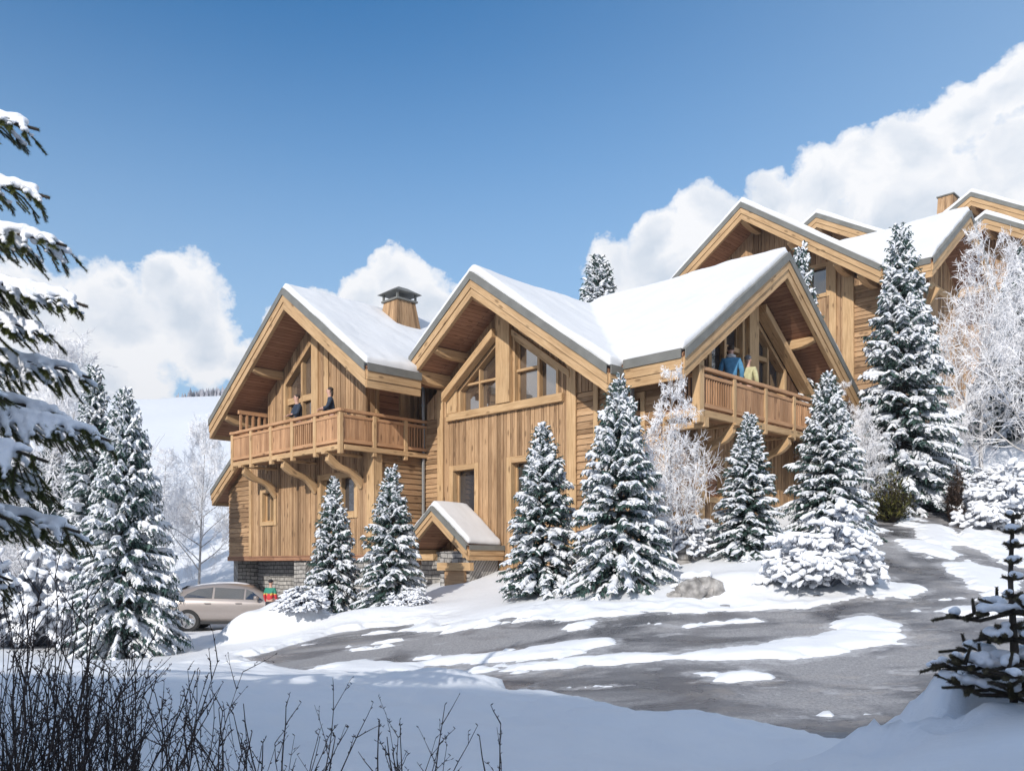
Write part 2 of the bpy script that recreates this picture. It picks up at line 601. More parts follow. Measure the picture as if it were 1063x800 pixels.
def snow_amount(x, y):
    """above 0 where snow lies; also the signed distance to the cleared road"""
    sd = sdpoly(x, y, BARE)
    e1 = fbm(x, y, 0.9, 5, 41, .6) * 0.34 + fbm(x * .6, y * 1.5, 4, 4, 43, .65) * 0.20
    m = sd + e1 + 0.0
    for p in PATCHES:
        m = np.maximum(m, -sdpoly(x, y, p) + .12 + e1 * .9 + fbm(x * 0.5, y * 1.6, 2.0, 3, 47) * 0.12)
    fleck = fbm(x * 0.5, y * 1.3, 1.6, 5, 53, .6)
    m = np.maximum(m, (fleck - 0.33) * 0.9)
    return m, sd


def snow_surface(x, y):
    x = np.asarray(x, dtype=float)
    y = np.asarray(y, dtype=float)
    w = domain_w(x, y)
    T = _T(np.clip(x, -40, 40), np.clip(y, -5, 60)) * (1 - w) + far_h(x, y) * w + shade_hill(x, y)
    G = base_road(np.clip(x, -40, 40), np.clip(y, -5, 60))
    near = 1 - w
    T = T + near * (fbm(x, y, 0.45, 4, 3) * 0.10 + fbm(x, y, 1.1, 3, 27) * 0.035 + fbm(x, y, 2.6, 3, 23) * 0.03)
    T = np.where(w < 0.99, np.maximum(T, G + 0.045), T)
    # ploughed heap by the parking, small mound by the sapling
    T = T + 0.55 * np.exp(-(((x + 5.35) / 1.12) ** 2 + ((y - 19.3) / 1.0) ** 2) ** 3) * (1 + .25 * fbm(x, y, 1.5, 3, 61))
    T = T + 0.22 * np.exp(-((x + 3.2) / 1.6) ** 2 - ((y - 19.0) / 0.8) ** 2)
    T = T + 0.18 * np.exp(-((x - 4.0) / 0.9) ** 2 - ((y - 15.8) / 0.6) ** 2)
    # clumps under the sapling
    cl = np.exp(-((x - 2.6) / 0.85) ** 2 - ((y - 4.75) / 0.6) ** 2)
    T = T + cl * (0.10 + 0.30 * (1 - np.abs(fbm(x, y, 2.3, 2, 31)) * 2.2) + 0.07 * (1 - np.abs(fbm(x, y, 6.5, 2, 33)) * 2))
    m, sd = snow_amount(x, y)
    T = T + near * 0.10 * np.exp(-((sd - 0.45) / 0.5) ** 2) * fbm(x, y, 1.7, 4, 83, .6)
    s = sstep(-0.03, 0.22, m)
    thin = sstep(0.0, -0.35, sd)
    T = T * (1 - thin) + (G + 0.022 + 0.055 * sstep(0.05, 0.4, m)) * thin
    return T * s + (G - 0.05) * (1 - s)


def ground_z(x, y):
    return float(snow_surface(np.array([x]), np.array([y]))[0])


def axis(dense, mid, far, step, mstep):
    a0, a1 = dense
    out = list(np.arange(a0, a1, step))
    p = a1
    while p < mid[1]:
        out.append(p)
        p += mstep
    st = mstep
    while p < far[1]:
        out.append(p)
        st *= 1.12
        p += st
    out.append(far[1])
    p = a0 - mstep * 0.6
    lo = []
    while p > mid[0]:
        lo.append(p)
        p -= mstep
    st = mstep
    while p > far[0]:
        lo.append(p)
        st *= 1.12
        p -= st
    lo.append(far[0])
    return np.array(lo[::-1] + out)


def grid_mesh(name, X, Y, Z, mat):
    ny, nx = X.shape
    me = bpy.data.meshes.new(name)
    v = np.stack([X, Y, Z], axis=-1).reshape(-1, 3).astype(np.float32)
    idx = np.arange(nx * ny).reshape(ny, nx)
    q = np.stack([idx[:-1, :-1], idx[:-1, 1:], idx[1:, 1:], idx[1:, :-1]], axis=-1).reshape(-1, 4).astype(np.int32)
    me.vertices.add(len(v))
    me.vertices.foreach_set('co', v.ravel())
    me.loops.add(q.size)
    me.loops.foreach_set('vertex_index', q.ravel())
    me.polygons.add(len(q))
    me.polygons.foreach_set('loop_start', np.arange(0, q.size, 4, dtype=np.int32))
    me.polygons.foreach_set('loop_total', np.full(len(q), 4, dtype=np.int32))
    me.polygons.foreach_set('use_smooth', np.ones(len(q), dtype=bool))
    me.update(calc_edges=True)
    me.materials.append(mat)
    return link(bpy.data.objects.new(name, me))


gx = axis((-8.5, 13.5), (-26, 26), (-420, 420), 0.06, 0.28)
gy = axis((3.0, 25.0), (-14, 44), (-60, 640), 0.06, 0.28)
X, Y = np.meshgrid(gx, gy)
tag(grid_mesh('snow_ground', X, Y, snow_surface(X, Y), M['snow']), kind='structure')


def asphalt():
    m, nt, b = mat_new('wet_asphalt')
    tc = N(nt, 'ShaderNodeTexCoord')
    n1 = N(nt, 'ShaderNodeTexNoise', i_Scale=28, i_Detail=7, i_Roughness=0.85)
    n2 = N(nt, 'ShaderNodeTexNoise', i_Scale=0.55, i_Detail=5, i_Roughness=0.6, i_Distortion=0.6)
    mp = N(nt, 'ShaderNodeMapping')
    mp.inputs['Rotation'].default_value = (0, 0, -0.25)
    mp.inputs['Scale'].default_value = (0.8, 1.35, 1)
    nt.links.new(tc.outputs['Object'], mp.inputs[0])
    nt.links.new(tc.outputs['Object'], n1.inputs['Vector'])
    nt.links.new(mp.outputs[0], n2.inputs['Vector'])
    n3 = N(nt, 'ShaderNodeTexNoise', i_Scale=2.4, i_Detail=8, i_Roughness=0.75)
    nt.links.new(mp.outputs[0], n3.inputs['Vector'])
    base = ramp(nt, n1.outputs['Fac'], [(0.34, (0.15, 0.15, 0.158)), (0.64, (0.38, 0.38, 0.39))]).outputs[0]
    wet_shade = ramp(nt, n2.outputs['Fac'], [(0.41, (0.30, 0.30, 0.33)), (0.55, (1.08, 1.06, 1.04))])  # wet patches, darkened further to stand in for tree shadows
    col = mixc(nt, 1.0, base, wet_shade.outputs[0], 'MULTIPLY')
    grit = ramp(nt, n3.outputs['Fac'], [(0.50, (0, 0, 0)), (0.62, (1, 1, 1))])
    n4 = N(nt, 'ShaderNodeTexNoise', i_Scale=0.32, i_Detail=3)
    nt.links.new(tc.outputs['Object'], n4.inputs['Vector'])
    g4 = ramp(nt, n4.outputs['Fac'], [(0.46, (0, 0, 0)), (0.60, (1, 1, 1))])
    col = mixc(nt, math_(nt, 'MULTIPLY', math_(nt, 'MULTIPLY', grit.outputs[0], g4.outputs[0]), 0.25), col, (0.50, 0.43, 0.36))
    n5 = N(nt, 'ShaderNodeTexNoise', i_Scale=5.5, i_Detail=10, i_Roughness=0.8)
    nt.links.new(mp.outputs[0], n5.inputs['Vector'])
    fl = ramp(nt, n5.outputs['Fac'], [(0.61, (0, 0, 0)), (0.68, (1, 1, 1))])
    col = mixc(nt, math_(nt, 'MULTIPLY', fl.outputs[0], 0.5), col, (0.8, 0.81, 0.84))
    sl = N(nt, 'ShaderNodeAttribute', attribute_name='slush')
    s3 = math_(nt, 'ADD', math_(nt, 'MULTIPLY', sl.outputs['Fac'], 0.33), math_(nt, 'SUBTRACT', n5.outputs['Fac'], 0.5))
    sr = ramp(nt, s3, [(0.24, (0, 0, 0)), (0.40, (.45, .45, .45)), (0.54, (.9, .9, .9))])
    col = mixc(nt, sr.outputs[0], col, (0.66, 0.66, 0.68))
    nt.links.new(col, b.inputs['Base Color'])
    rr = ramp(nt, n2.outputs['Fac'], [(0.40, (0.22, 0.22, 0.22)), (0.56, (0.75, 0.75, 0.75))])
    nt.links.new(rr.outputs[0], b.inputs['Roughness'])
    bp = N(nt, 'ShaderNodeBump', i_Strength=0.5, i_Distance=0.01)
    nt.links.new(n1.outputs['Fac'], bp.inputs['Height'])
    nt.links.new(bp.outputs[0], b.inputs['Normal'])
    return m


rx, ry = np.meshgrid(np.arange(-8, 20, 0.1), np.arange(5.0, 27, 0.1))
road = tag(grid_mesh('road', rx, ry, base_road(rx, ry), asphalt()), kind='structure')
# slush collecting beside the snow
sm = sstep(-0.22, 0.0, snow_amount(rx, ry)[0]).ravel().astype(np.float32)
at_ = road.data.attributes.new('slush', 'FLOAT', 'POINT')
at_.data.foreach_set('value', sm)

# strip of wood on the far crest, haze painted into its pale grey
fw = MB()
rr_ = random.Random(4)
for i in range(420):
    x = rr_.uniform(-140, -95)
    y = rr_.uniform(343, 352)
    if x < -126 and rr_.random() < (-126 - x) / 14:
        continue
    z = ground_z(x, y) - 1
    h = rr_.uniform(2.5, 5.5) * min(1, (x + 141) / 16 + .25)
    for k in range(3):
        a0 = rr_.random() * 6.3
        w = h * 0.24
        zz = z + h * k * 0.26
        pts = [(x + w * (1 - k * .25) * math.cos(a0 + j * 2.1) * rr_.uniform(.8, 1.2), y + w * (1 - k * .25) * math.sin(a0 + j * 2.1), zz) for j in range(3)]
        tip = (x + rr_.uniform(-.3, .3), y, zz + h * 0.5)
        for j in range(3):
            fw.tri(pts[j], pts[(j + 1) % 3], tip)
tag(fw.build('distant_wood', plain('hazed_wood_needles', (0.33, 0.33, 0.37), 0.9, 0, 0.1, 0.2, 0.3)), 'haze-grey wood along the crest of the far snowy hill', 'wood', kind='stuff')

# ------------------------------------------------------------------ chalets
# building axes: x runs along the gabled front, y into the slope; each chalet is an Empty turned by -45 degrees
def chalet_root(name, a, b, z, label, cat='chalet', group=None):
    e = empty(name, ((a + b) * S2, (b - a) * S2, z), -PI / 4)
    ORG[e.name] = (a, b, z)
    tag(e, label, cat, group)
    return e


def wp(kind, plane, u, z, d):
    return (u, plane - d, z) if kind == 'L' else (plane + d, u, z)


def topat(t, u):
    return t(u) if callable(t) else t


def strips(u0, u1, width, cuts, gap=0.0):
    us = [u0]
    n = max(1, round((u1 - u0) / width))
    rnd = random.Random(int(u0 * 100) + int(u1 * 37))
    ws = [rnd.choice((0.75, 1.0, 1.25)) for _ in range(n)]
    t = sum(ws)
    acc = 0
    for w in ws:
        acc += w
        us.append(u0 + (u1 - u0) * acc / t)
    for c in cuts:
        if u0 < c < u1:
            us.append(c)
    us = sorted(us)
    out = [us[0]]
    for x in us[1:]:
        if x - out[-1] > 0.004:
            out.append(x)
    return out


def boards_v(mb, kind, plane, u0, u1, z0, ztop, width, holes=(), ridge=None, gap=0.014, thick=0.03, jit=0.02):
    cuts = [h[0] for h in holes] + [h[1] for h in holes]
    if ridge is not None:
        cuts.append(ridge)
    us = strips(u0, u1, width, cuts)
    for i in range(len(us) - 1):
        a, b = us[i] + gap / 2, us[i + 1] - gap / 2
        if b - a < 0.004:
            continue
        mid = (a + b) / 2
        segs = [(lambda u: topat(z0, u), lambda u: topat(ztop, u))]
        for h in sorted((h for h in holes if h[0] < mid < h[1]), key=lambda h: topat(h[2], mid)):
            lo, hi = segs.pop()
            segs.append((lo, (lambda u, h=h: topat(h[2], u))))
            segs.append(((lambda u, h=h: topat(h[3], u)), hi))
        t = thick + random.random() * jit
        for lo, hi in segs:
            la, lb, ha, hb = lo(a), lo(b), hi(a), hi(b)
            if (ha + hb) - (la + lb) < 0.02 or hb < lb or ha < la:
                continue
            c = [wp(kind, plane, a, la, -0.02), wp(kind, plane, b, lb, -0.02), wp(kind, plane, b, lb, t), wp(kind, plane, a, la, t),
                 wp(kind, plane, a, ha, -0.02), wp(kind, plane, b, hb, -0.02), wp(kind, plane, b, hb, t), wp(kind, plane, a, ha, t)]
            if kind == 'R':
                c = [c[1], c[0], c[3], c[2], c[5], c[4], c[7], c[6]]
            mb.hexa(c, (0, 0, 1))


def boards_h(mb, kind, plane, u0, u1, z0, z1, row=0.15, holes=()):
    zs = strips(z0, z1, row, [h[2] for h in holes] + [h[3] for h in holes])
    for i in range(len(zs) - 1):
        a, b = zs[i], zs[i + 1]
        mid = (a + b) / 2
        us = [(u0, u1)]
        for h in holes:
            if h[2] < mid < h[3]:
                nu = []
                for p, q in us:
                    if h[0] > p:
                        nu.append((p, min(q, h[0])))
                    if h[1] < q:
                        nu.append((max(p, h[1]), q))
                us = nu
        for p, q in us:
            # boards butt at random places along the row
            js = [p]
            while q - js[-1] > 4.2:
                js.append(js[-1] + random.uniform(1.8, 3.4))
            js.append(q)
            for k in range(len(js) - 1):
                x0, x1 = js[k], js[k + 1] - (0.004 if k < len(js) - 2 else 0)
                tb = 0.045 + random.random() * 0.008
                tt = 0.018
                c = [wp(kind, plane, x0, a, -0.02), wp(kind, plane, x1, a, -0.02), wp(kind, plane, x1, a, tb), wp(kind, plane, x0, a, tb),
                     wp(kind, plane, x0, b - 0.004, -0.02), wp(kind, plane, x1, b - 0.004, -0.02), wp(kind, plane, x1, b - 0.004, tt), wp(kind, plane, x0, b - 0.004, tt)]
                if kind == 'R':
                    c = [c[1], c[0], c[3], c[2], c[5], c[4], c[7], c[6]]
                mb.hexa(c, (1, 0, 0) if kind == 'L' else (0, 1, 0))


def wbox(mb, kind, plane, u0, u1, z0, z1, d0, d1, L=None):
    if kind == 'L':
        mb.box(u0, u1, plane - d1, plane - d0, z0, z1, L)
    else:
        mb.box(plane + d0, plane + d1, u0, u1, z0, z1, L)


def wpoly(mb, kind, plane, pts, d0, d1, L=None):
    """polygon in the wall plane extruded between two depths"""
    vec = Vector(wp(kind, 0, 0, 0, d1 - d0)) - Vector(wp(kind, 0, 0, 0, 0))
    mb.prism([wp(kind, plane, u, z, d0) for u, z in pts], vec, L)


def window(parent, kind, plane, ua, ub, za, ztop, frame=0.13, mull=(), trans=(), sill=None, glass='glass', depth=0.16, proud=0.07, sash=0.05, curtain=False):
    """recessed window: timber surround (part), pane and sash (sub-parts)"""
    ta, tb = topat(ztop, ua), topat(ztop, ub)
    f = MB()
    L = wp(kind, 0, 1, 0, 0)
    # jambs
    for u0, u1, s in ((ua, ua + frame, 0), (ub - frame, ub, 1)):
        t0, t1 = topat(ztop, u0), topat(ztop, u1)
        wpoly(f, kind, plane, [(u0, za), (u1, za), (u1, t1), (u0, t0)], -depth - 0.03, proud, (0, 0, 1))
    # sill and head
    sh = sill or frame
    wpoly(f, kind, plane, [(ua + frame, za), (ub - frame, za), (ub - frame, za + sh), (ua + frame, za + sh)], -depth - 0.03, proud + 0.02, L)
    h0, h1 = topat(ztop, ua + frame), topat(ztop, ub - frame)
    wpoly(f, kind, plane, [(ua + frame, h0 - frame), (ub - frame, h1 - frame), (ub - frame, h1), (ua + frame, h0)], -depth - 0.03, proud - 0.004,
          Vector(wp(kind, 0, ub, h1, 0)) - Vector(wp(kind, 0, ua, h0, 0)))
    w = f.build('window', M['beam'], parent, bevel=0.006)
    s = MB()
    for mu, mw in mull:
        tm0, tm1 = topat(ztop, mu - mw / 2) - frame, topat(ztop, mu + mw / 2) - frame
        wpoly(s, kind, plane, [(mu - mw / 2, za + sh), (mu + mw / 2, za + sh), (mu + mw / 2, tm1), (mu - mw / 2, tm0)], -depth, -0.01, (0, 0, 1))
    for tz, tw in trans:
        cuts = [ua + frame] + [x for mu, mw in mull for x in (mu - mw / 2, mu + mw / 2)] + [ub - frame]
        for k in range(0, len(cuts), 2):
            x0, x1 = cuts[k], cuts[k + 1]
            if topat(ztop, (x0 + x1) / 2) - frame > tz + tw:
                wbox(s, kind, plane, x0, x1, tz - tw / 2, tz + tw / 2, -depth, -0.02)
    # sash round the glass
    i0, i1 = ua + frame, ub - frame
    q = sash
    wbox(s, kind, plane, i0, i1, za + sh, za + sh + q, -depth, -depth + 0.06)
    for u0, u1 in ((i0, i0 + q), (i1 - q, i1)):
        wpoly(s, kind, plane, [(u0, za + sh + q), (u1, za + sh + q), (u1, topat(ztop, u1) - frame), (u0, topat(ztop, u0) - frame)], -depth, -depth + 0.06, (0, 0, 1))
    s.build('sash', M['beam'], w)
    g = MB()
    wpoly(g, kind, plane, [(i0, za + sh), (i1, za + sh), (i1, h1 - frame), (i0, h0 - frame)], -depth - 0.02, -depth + 0.012)
    g.build('pane', M['curtain'] if curtain else M[glass], w)
    return w


def slab(mb, poly, fz, d_lo, d_hi, L):
    """plan polygon lifted onto a roof plane between two vertical offsets"""
    lo = [(a, b, fz(a, b) + d_lo) for a, b in poly]
    n = len(poly)
    hi = [(a, b, fz(a, b) + d_hi) for a, b in poly]
    faces = [tuple(range(n - 1, -1, -1)), tuple(range(n, 2 * n))] + [(i, (i + 1) % n, n + (i + 1) % n, n + i) for i in range(n)]
    mb.solid(lo + hi, faces, L)


def area2(poly):
    return sum(poly[i][0] * poly[(i + 1) % len(poly)][1] - poly[(i + 1) % len(poly)][0] * poly[i][1] for i in range(len(poly)))


def ccw(poly):
    return poly if area2(poly) > 0 else poly[::-1]


TRIM, BARGE, DECK = 0.20, 0.44, 0.44


def edge_board(mb, p, q, n, fz, z_lo, z_hi, d0, d1):
    """board following a roof edge p-q (plan), n outward normal"""
    c = []
    for d in (z_lo, z_hi):
        c.append([(p[0] + n[0] * d0, p[1] + n[1] * d0, fz(*p) + d), (q[0] + n[0] * d0, q[1] + n[1] * d0, fz(*q) + d),
                  (q[0] + n[0] * d1, q[1] + n[1] * d1, fz(*q) + d), (p[0] + n[0] * d1, p[1] + n[1] * d1, fz(*p) + d)])
    lo, hi = c
    mb.hexa(lo + hi, Vector(lo[1]) - Vector(lo[0]))


def make_roof(parent, planes, edges, snow_t=0.22, name='roof', scale=1.0):
    """planes: (plan polygon, height function, soffit direction); edges: (p, q, outward normal, height function, kind)"""
    T, B = TRIM * scale, BARGE * scale
    d = MB()
    for poly, fz, L in planes:
        slab(d, ccw(poly), fz, -(T + B * 0.75), -T * 0.4, L)
    roof = d.build(name, M['soffit'], parent)
    # seams of the soffit boards
    sn = MB()
    for poly, fz, L in planes:
        slab(sn, ccw(poly), fz, -T * 0.38, snow_t, L)
    so = sn.build('roof_snow', M['roof_snow'], roof, smooth=False)
    m = so.modifiers.new('r', 'REMESH')
    m.mode = 'VOXEL'
    m.voxel_size = 0.055
    m = so.modifiers.new('s', 'SMOOTH')
    m.iterations = 5
    m.factor = 0.5
    bake(so)
    smooth_all(so)
    k = len(so.data.vertices)
    co = np.empty(k * 3, dtype=np.float32)
    so.data.vertices.foreach_get('co', co)
    co = co.reshape(-1, 3).astype(float)
    u_ = fbm(co[:, 0] + 7, co[:, 1] - 3, 0.55, 3, 71) * 0.07 + fbm(co[:, 0], co[:, 1], 3.0, 2, 73) * 0.006
    co[:, 2] += u_
    co[:, 0] += fbm(co[:, 1] * 1.0, co[:, 2] + co[:, 0] * .2, 1.6, 4, 75) * 0.035
    co[:, 1] += fbm(co[:, 0] * 1.0, co[:, 2] + co[:, 1] * .2, 1.6, 4, 77) * 0.035
    so.data.vertices.foreach_set('co', co.ravel().astype(np.float32))
    so.data.update()
    tr = MB()
    for p, q, n, fz, k in edges:
        edge_board(tr, p, q, n, fz, -T, 0.0, 0.055, 0.085)
        edge_board(tr, p, q, n, fz, -0.004, 0.012, -0.02, 0.083)
    tr.build('roof_trim', M['zinc'], roof)
    for p, q, n, fz, k in edges:
        bb = MB()
        if k == 'eave':
            edge_board(bb, p, q, n, fz, -T - B * 0.52, -T + 0.02, 0.0, 0.052)
            edge_board(bb, p, q, n, fz, -T - B, -T - B * 0.54, -0.05, 0.028)
            bb.build('fascia', M['beam'], roof)
        else:
            edge_board(bb, p, q, n, fz, -T - B * 0.50, -T + 0.02, 0.0, 0.052)
            edge_board(bb, p, q, n, fz, -T - B, -T - B * 0.53, -0.09, 0.022)
            bb.build('bargeboard', M['beam'], roof)
    return roof


def purlin(parent, p_out, p_in, zt, w=0.2, h=0.28, tail=0.35):
    """beam carrying the roof overhang with a tapered tail"""
    p, q = Vector((*p_out, zt)), Vector((*p_in, zt))
    d = (q - p).normalized()
    s = Vector((-d.y, d.x, 0)) * w
    L = (q - p).length
    prof = [(0, 0), (L, 0), (L, -h), (tail + .25, -h), (tail, -h * 0.92), (tail * 0.5, -h * 0.75), (0.08, -h * 0.62), (0, -h * 0.5)]
    m = MB()
    m.prism([p + d * x + Vector((0, 0, z)) - s / 2 for x, z in prof][::-1], s, d)
    return m.build('purlin', M['beam'], parent, bevel=0.012)


def post(parent, kind, plane, u0, u1, z0, z1, d0=0.0, d1=0.09, name='post'):
    m = MB()
    if callable(z1):
        wpoly(m, kind, plane, [(u0, z0), (u1, z0), (u1, z1(u1)), (u0, z1(u0))], d0, d1, (0, 0, 1))
    else:
        wbox(m, kind, plane, u0, u1, z0, z1, d0, d1, (0, 0, 1))
    return m.build(name, M['beam'], parent, bevel=0.008)


def bracket(parent, base, out, z0, z1, w=0.17, mat='beam'):
    """curved brace from a wall (low) to the balcony edge (high); out is a plan vector"""
    b = Vector((base[0], base[1], 0))
    o = Vector((out[0], out[1], 0))
    L = o.length
    d = o.normalized()
    s = Vector((-d.y, d.x, 0)) * w
    m = MB()
    n = 9
    up, lo = [], []
    for i in range(n + 1):
        t = i / n
        x = t * L
        z = z0 + (z1 - z0) * (t ** 0.85 + 0.10 * math.sin(PI * 2 * t))
        th = 0.10 + 0.03 * math.cos(PI * 2 * t)
        up.append((x - 0.05 * (1 - t), z + th))
        lo.append((x + 0.05, z - th))
    prof = up + lo[::-1]
    m.prism([b + d * x + Vector((0, 0, z)) - s / 2 for x, z in prof], s, (d * L + Vector((0, 0, z1 - z0))))
    return m.build('bracket', M[mat], parent, bevel=0.01)


def railing_run(parent, p, q, z_deck, z_rail, npan, pattern, overhang=0.32, corner0=True, corner1=True):
    """posts, handrail and panels between plan points p and q"""
    p, q = Vector((*p, 0)), Vector((*q, 0))
    d = (q - p)
    L = d.length
    d.normalize()
    hr = MB()
    e = d * 0.10
    hr.bar(p - e + Vector((0, 0, z_rail - 0.045)), q + e + Vector((0, 0, z_rail - 0.045)), 0.15, 0.09)
    hr.build('handrail', M['rail'], parent, bevel=0.012)
    sub = MB()
    sub.bar(p + Vector((0, 0, z_rail - 0.20)), q + Vector((0, 0, z_rail - 0.20)), 0.09, 0.085)
    sub.bar(p + Vector((0, 0, z_deck + 0.05)), q + Vector((0, 0, z_deck + 0.05)), 0.10, 0.10)
    sub.build('rail', M['rail'], parent, bevel=0.008)
    for i in range(npan + 1):
        if (i == 0 and not corner0) or (i == npan and not corner1):
            continue
        c = p + d * (L * i / npan)
        m = MB()
        m.bar(c + Vector((0, 0, z_deck - overhang)), c + Vector((0, 0, z_rail - 0.09)), 0.13, 0.13, tuple(d))
        m.build('post', M['beam'], parent, bevel=0.012)
    s = Vector((-d.y, d.x, 0))
    for i in range(npan):
        m = MB()
        a = L * i / npan + 0.075
        b = L * (i + 1) / npan - 0.075
        x = a
        kind = pattern[i % len(pattern)]
        zb, zt = z_deck + 0.10, z_rail - 0.245
        if kind == 's':
            while x < b - 0.02:
                w = min(random.uniform(0.085, 0.13), b - x)
                c0 = p + d * x
                c1 = p + d * (x + w - 0.005)
                t = 0.02 + random.random() * 0.006
                m.hexa([c0 - s * t + Vector((0, 0, zb)), c1 - s * t + Vector((0, 0, zb)), c1 + s * t + Vector((0, 0, zb)), c0 + s * t + Vector((0, 0, zb)),
                        c0 - s * t + Vector((0, 0, zt)), c1 - s * t + Vector((0, 0, zt)), c1 + s * t + Vector((0, 0, zt)), c0 + s * t + Vector((0, 0, zt))], (0, 0, 1))
                x += w
            m.build('panel', M['rail'], parent)
        else:
            k = max(2, round((b - a) / 0.105))
            for j in range(k):
                c = p + d * (a + (b - a) * (j + 0.5) / k)
                m.bar(c + Vector((0, 0, zb)), c + Vector((0, 0, zt)), 0.05, 0.035, tuple(d))
            m.build('baluster_panel', M['rail'], parent)


def gable(ridge, H, m, m2=None):
    m2 = m if m2 is None else m2
    return lambda u: H - (m * (ridge - u) if u < ridge else m2 * (u - ridge))


def downpipe(parent, a, b, z0, z1, jog=0.35):
    t = MB()
    t.tube([(a, b, z0), (a, b, z1 - jog), (a, b - 0.02, z1 - jog * 0.6), (a, b - jog * 0.6, z1)], 0.05, 8)
    t.tube([(a, b, z1 - 0.8), (a, b, z1 - 0.74)], 0.065, 8)
    t.tube([(a, b, z0 + 0.8), (a, b, z0 + 0.86)], 0.065, 8)
    return t.build('downpipe', M['pipe'], parent, smooth=False)


def chimney(parent, a, b, z0, z1, w0, w1, cap=True):
    m = MB()
    n = 9
    for side in range(4):
        for i in range(n):
            def pt(t, z):
                k = (z - z0) / (z1 - z0)
                h = (w0 + (w1 - w0) * k) / 2
                x = -h + 2 * h * t
                return [(a + x, b - h), (a + h, b + x), (a - x, b + h), (a - h, b - x)][side]
            def pi(t, z):
                k = (z - z0) / (z1 - z0)
                h = (w0 + (w1 - w0) * k) / 2 - 0.04
                x = -h + 2 * h * t
                return [(a + x, b - h), (a + h, b + x), (a - x, b + h), (a - h, b - x)][side]
            t0, t1 = i / n + 0.004, (i + 1) / n - 0.004
            m.hexa([(*pt(t0, z0), z0), (*pt(t1, z0), z0), (*pi(t1, z0), z0), (*pi(t0, z0), z0),
                    (*pt(t0, z1), z1), (*pt(t1, z1), z1), (*pi(t1, z1), z1), (*pi(t0, z1), z1)], (0, 0, 1))
    o = m.build('chimney', M['clad'], parent)
    c = MB()
    h = w1 / 2
    c.box(a - h - .06, a + h + .06, b - h - .06, b + h + .06, z1, z1 + 0.06)
    if cap:
        for sx in (-1, 1):
            for sy in (-1, 1):
                c.box(a + sx * h - .03, a + sx * h + .03, b + sy * h - .03, b + sy * h + .03, z1 + 0.06, z1 + 0.26)
        e = h + 0.16
        c.solid([(a - e, b - e, z1 + .26), (a + e, b - e, z1 + .26), (a + e, b + e, z1 + .26), (a - e, b + e, z1 + .26),
                 (a - h * .5, b - h * .5, z1 + .48), (a + h * .5, b - h * .5, z1 + .48), (a + h * .5, b + h * .5, z1 + .48), (a - h * .5, b + h * .5, z1 + .48)], MB.HEX)
    c.build('chimney_cap', M['zinc'], o)
    return o


def back_box(parent, a0, a1, b0, b1, z0, z1):
    """plain rear and side walls of a chalet, set behind the clad faces"""
    m = MB()
    t = 0.1
    m.box(a0, a1, b1 - t, b1, z0, z1)
    m.box(a0, a0 + t, b0, b1 - t, z0, z1)
    m.box(a1 - t, a1, b0, b1 - t, z0, z1)
    m.build('rear_wall', M['soffit'], parent)


# ================= the chalet with the corner balcony =================
zA = ground_z(-8.0, 28.5) - 0.25
CA = chalet_root('chalet', -25, 15.6, zA, 'two storey larch chalet on a grey stone base with couple on its front balcony')
rA, HA, mA = -23.45, 8.40, 0.70
fA = lambda a, b: HA - mA * abs(a - rA)
planesA = [([(-28.35, 13.65), (rA, 13.65), (rA, 24), (-28.35, 24)], fA, (0, 1, 0)),
           ([(rA, 13.65), (-19.2, 13.65), (-19.2, 15.5), (-19.6, 15.5), (-19.6, 24), (rA, 24)], fA, (0, 1, 0))]
edgesA = [((-28.35, 13.65), (rA, 13.65), (0, -1), fA, 'barge'), ((rA, 13.65), (-19.2, 13.65), (0, -1), fA, 'barge'),
          ((-19.2, 13.65), (-19.2, 15.5), (1, 0), fA, 'eave'), ((-28.35, 24), (-28.35, 13.65), (-1, 0), fA, 'eave'),
          ((rA, 24), (-28.35, 24), (0, 1), fA, 'barge')]
roofA = make_roof(CA, planesA, edgesA)
BW = 14.85
under = gable(rA, HA - 0.53, mA)
DKA = 3.42
# lower front wall
holes_low = [(-27.0, -25.95, 1.32, 2.58), (-23.4, -21.25, 1.4, 2.8)]
w = MB()
boards_v(w, 'L', BW, -27.65, -20.65, 0.3, DKA, 0.12, holes_low)
w.build('front_wall', M['clad'], CA)
w = MB()
boards_h(w, 'L', BW, -29.3, -27.65, 0.3, 3.35, 0.155)
w.build('front_wall', M['clad'], CA)
# upper gable wall
wtop = gable(rA, HA - 0.85, mA)
win_top = lambda u: wtop(u) - 0.22
holes_up = [(-25.45, -23.65, DKA + 0.05, win_top)]
w = MB()
boards_v(w, 'L', BW, -26.5, -20.85, DKA, under, 0.12, holes_up, ridge=rA)
w.build('gable_wall', M['clad'], CA)
window(CA, 'L', BW, -25.45, -23.65, DKA + 0.05, win_top, 0.12, mull=[(-24.45, 0.10)], trans=[(5.35, 0.2)])
post(CA, 'L', BW, rA - 0.2, rA + 0.12, DKA, lambda u: under(u) - 0.02, 0.045, 0.12)
post(CA, 'L', BW, rA + 0.42, rA + 0.66, DKA, lambda u: under(u) - 0.02, 0.045, 0.085)
window(CA, 'L', BW, -27.0, -25.95, 1.32, 2.58, 0.14, glass='dark_glass', mull=[(-26.45, 0.05)])
window(CA, 'L', BW, -23.4, -21.25, 1.4, 2.8, 0.17, glass='dark_glass', mull=[(-22.25, 0.13)])
post(CA, 'L', BW, -27.75, -27.58, 0.3, DKA, 0.05, 0.085)
post(CA, 'L', BW, -20.75, -20.40, 0.3, DKA, 0.05, 0.09)
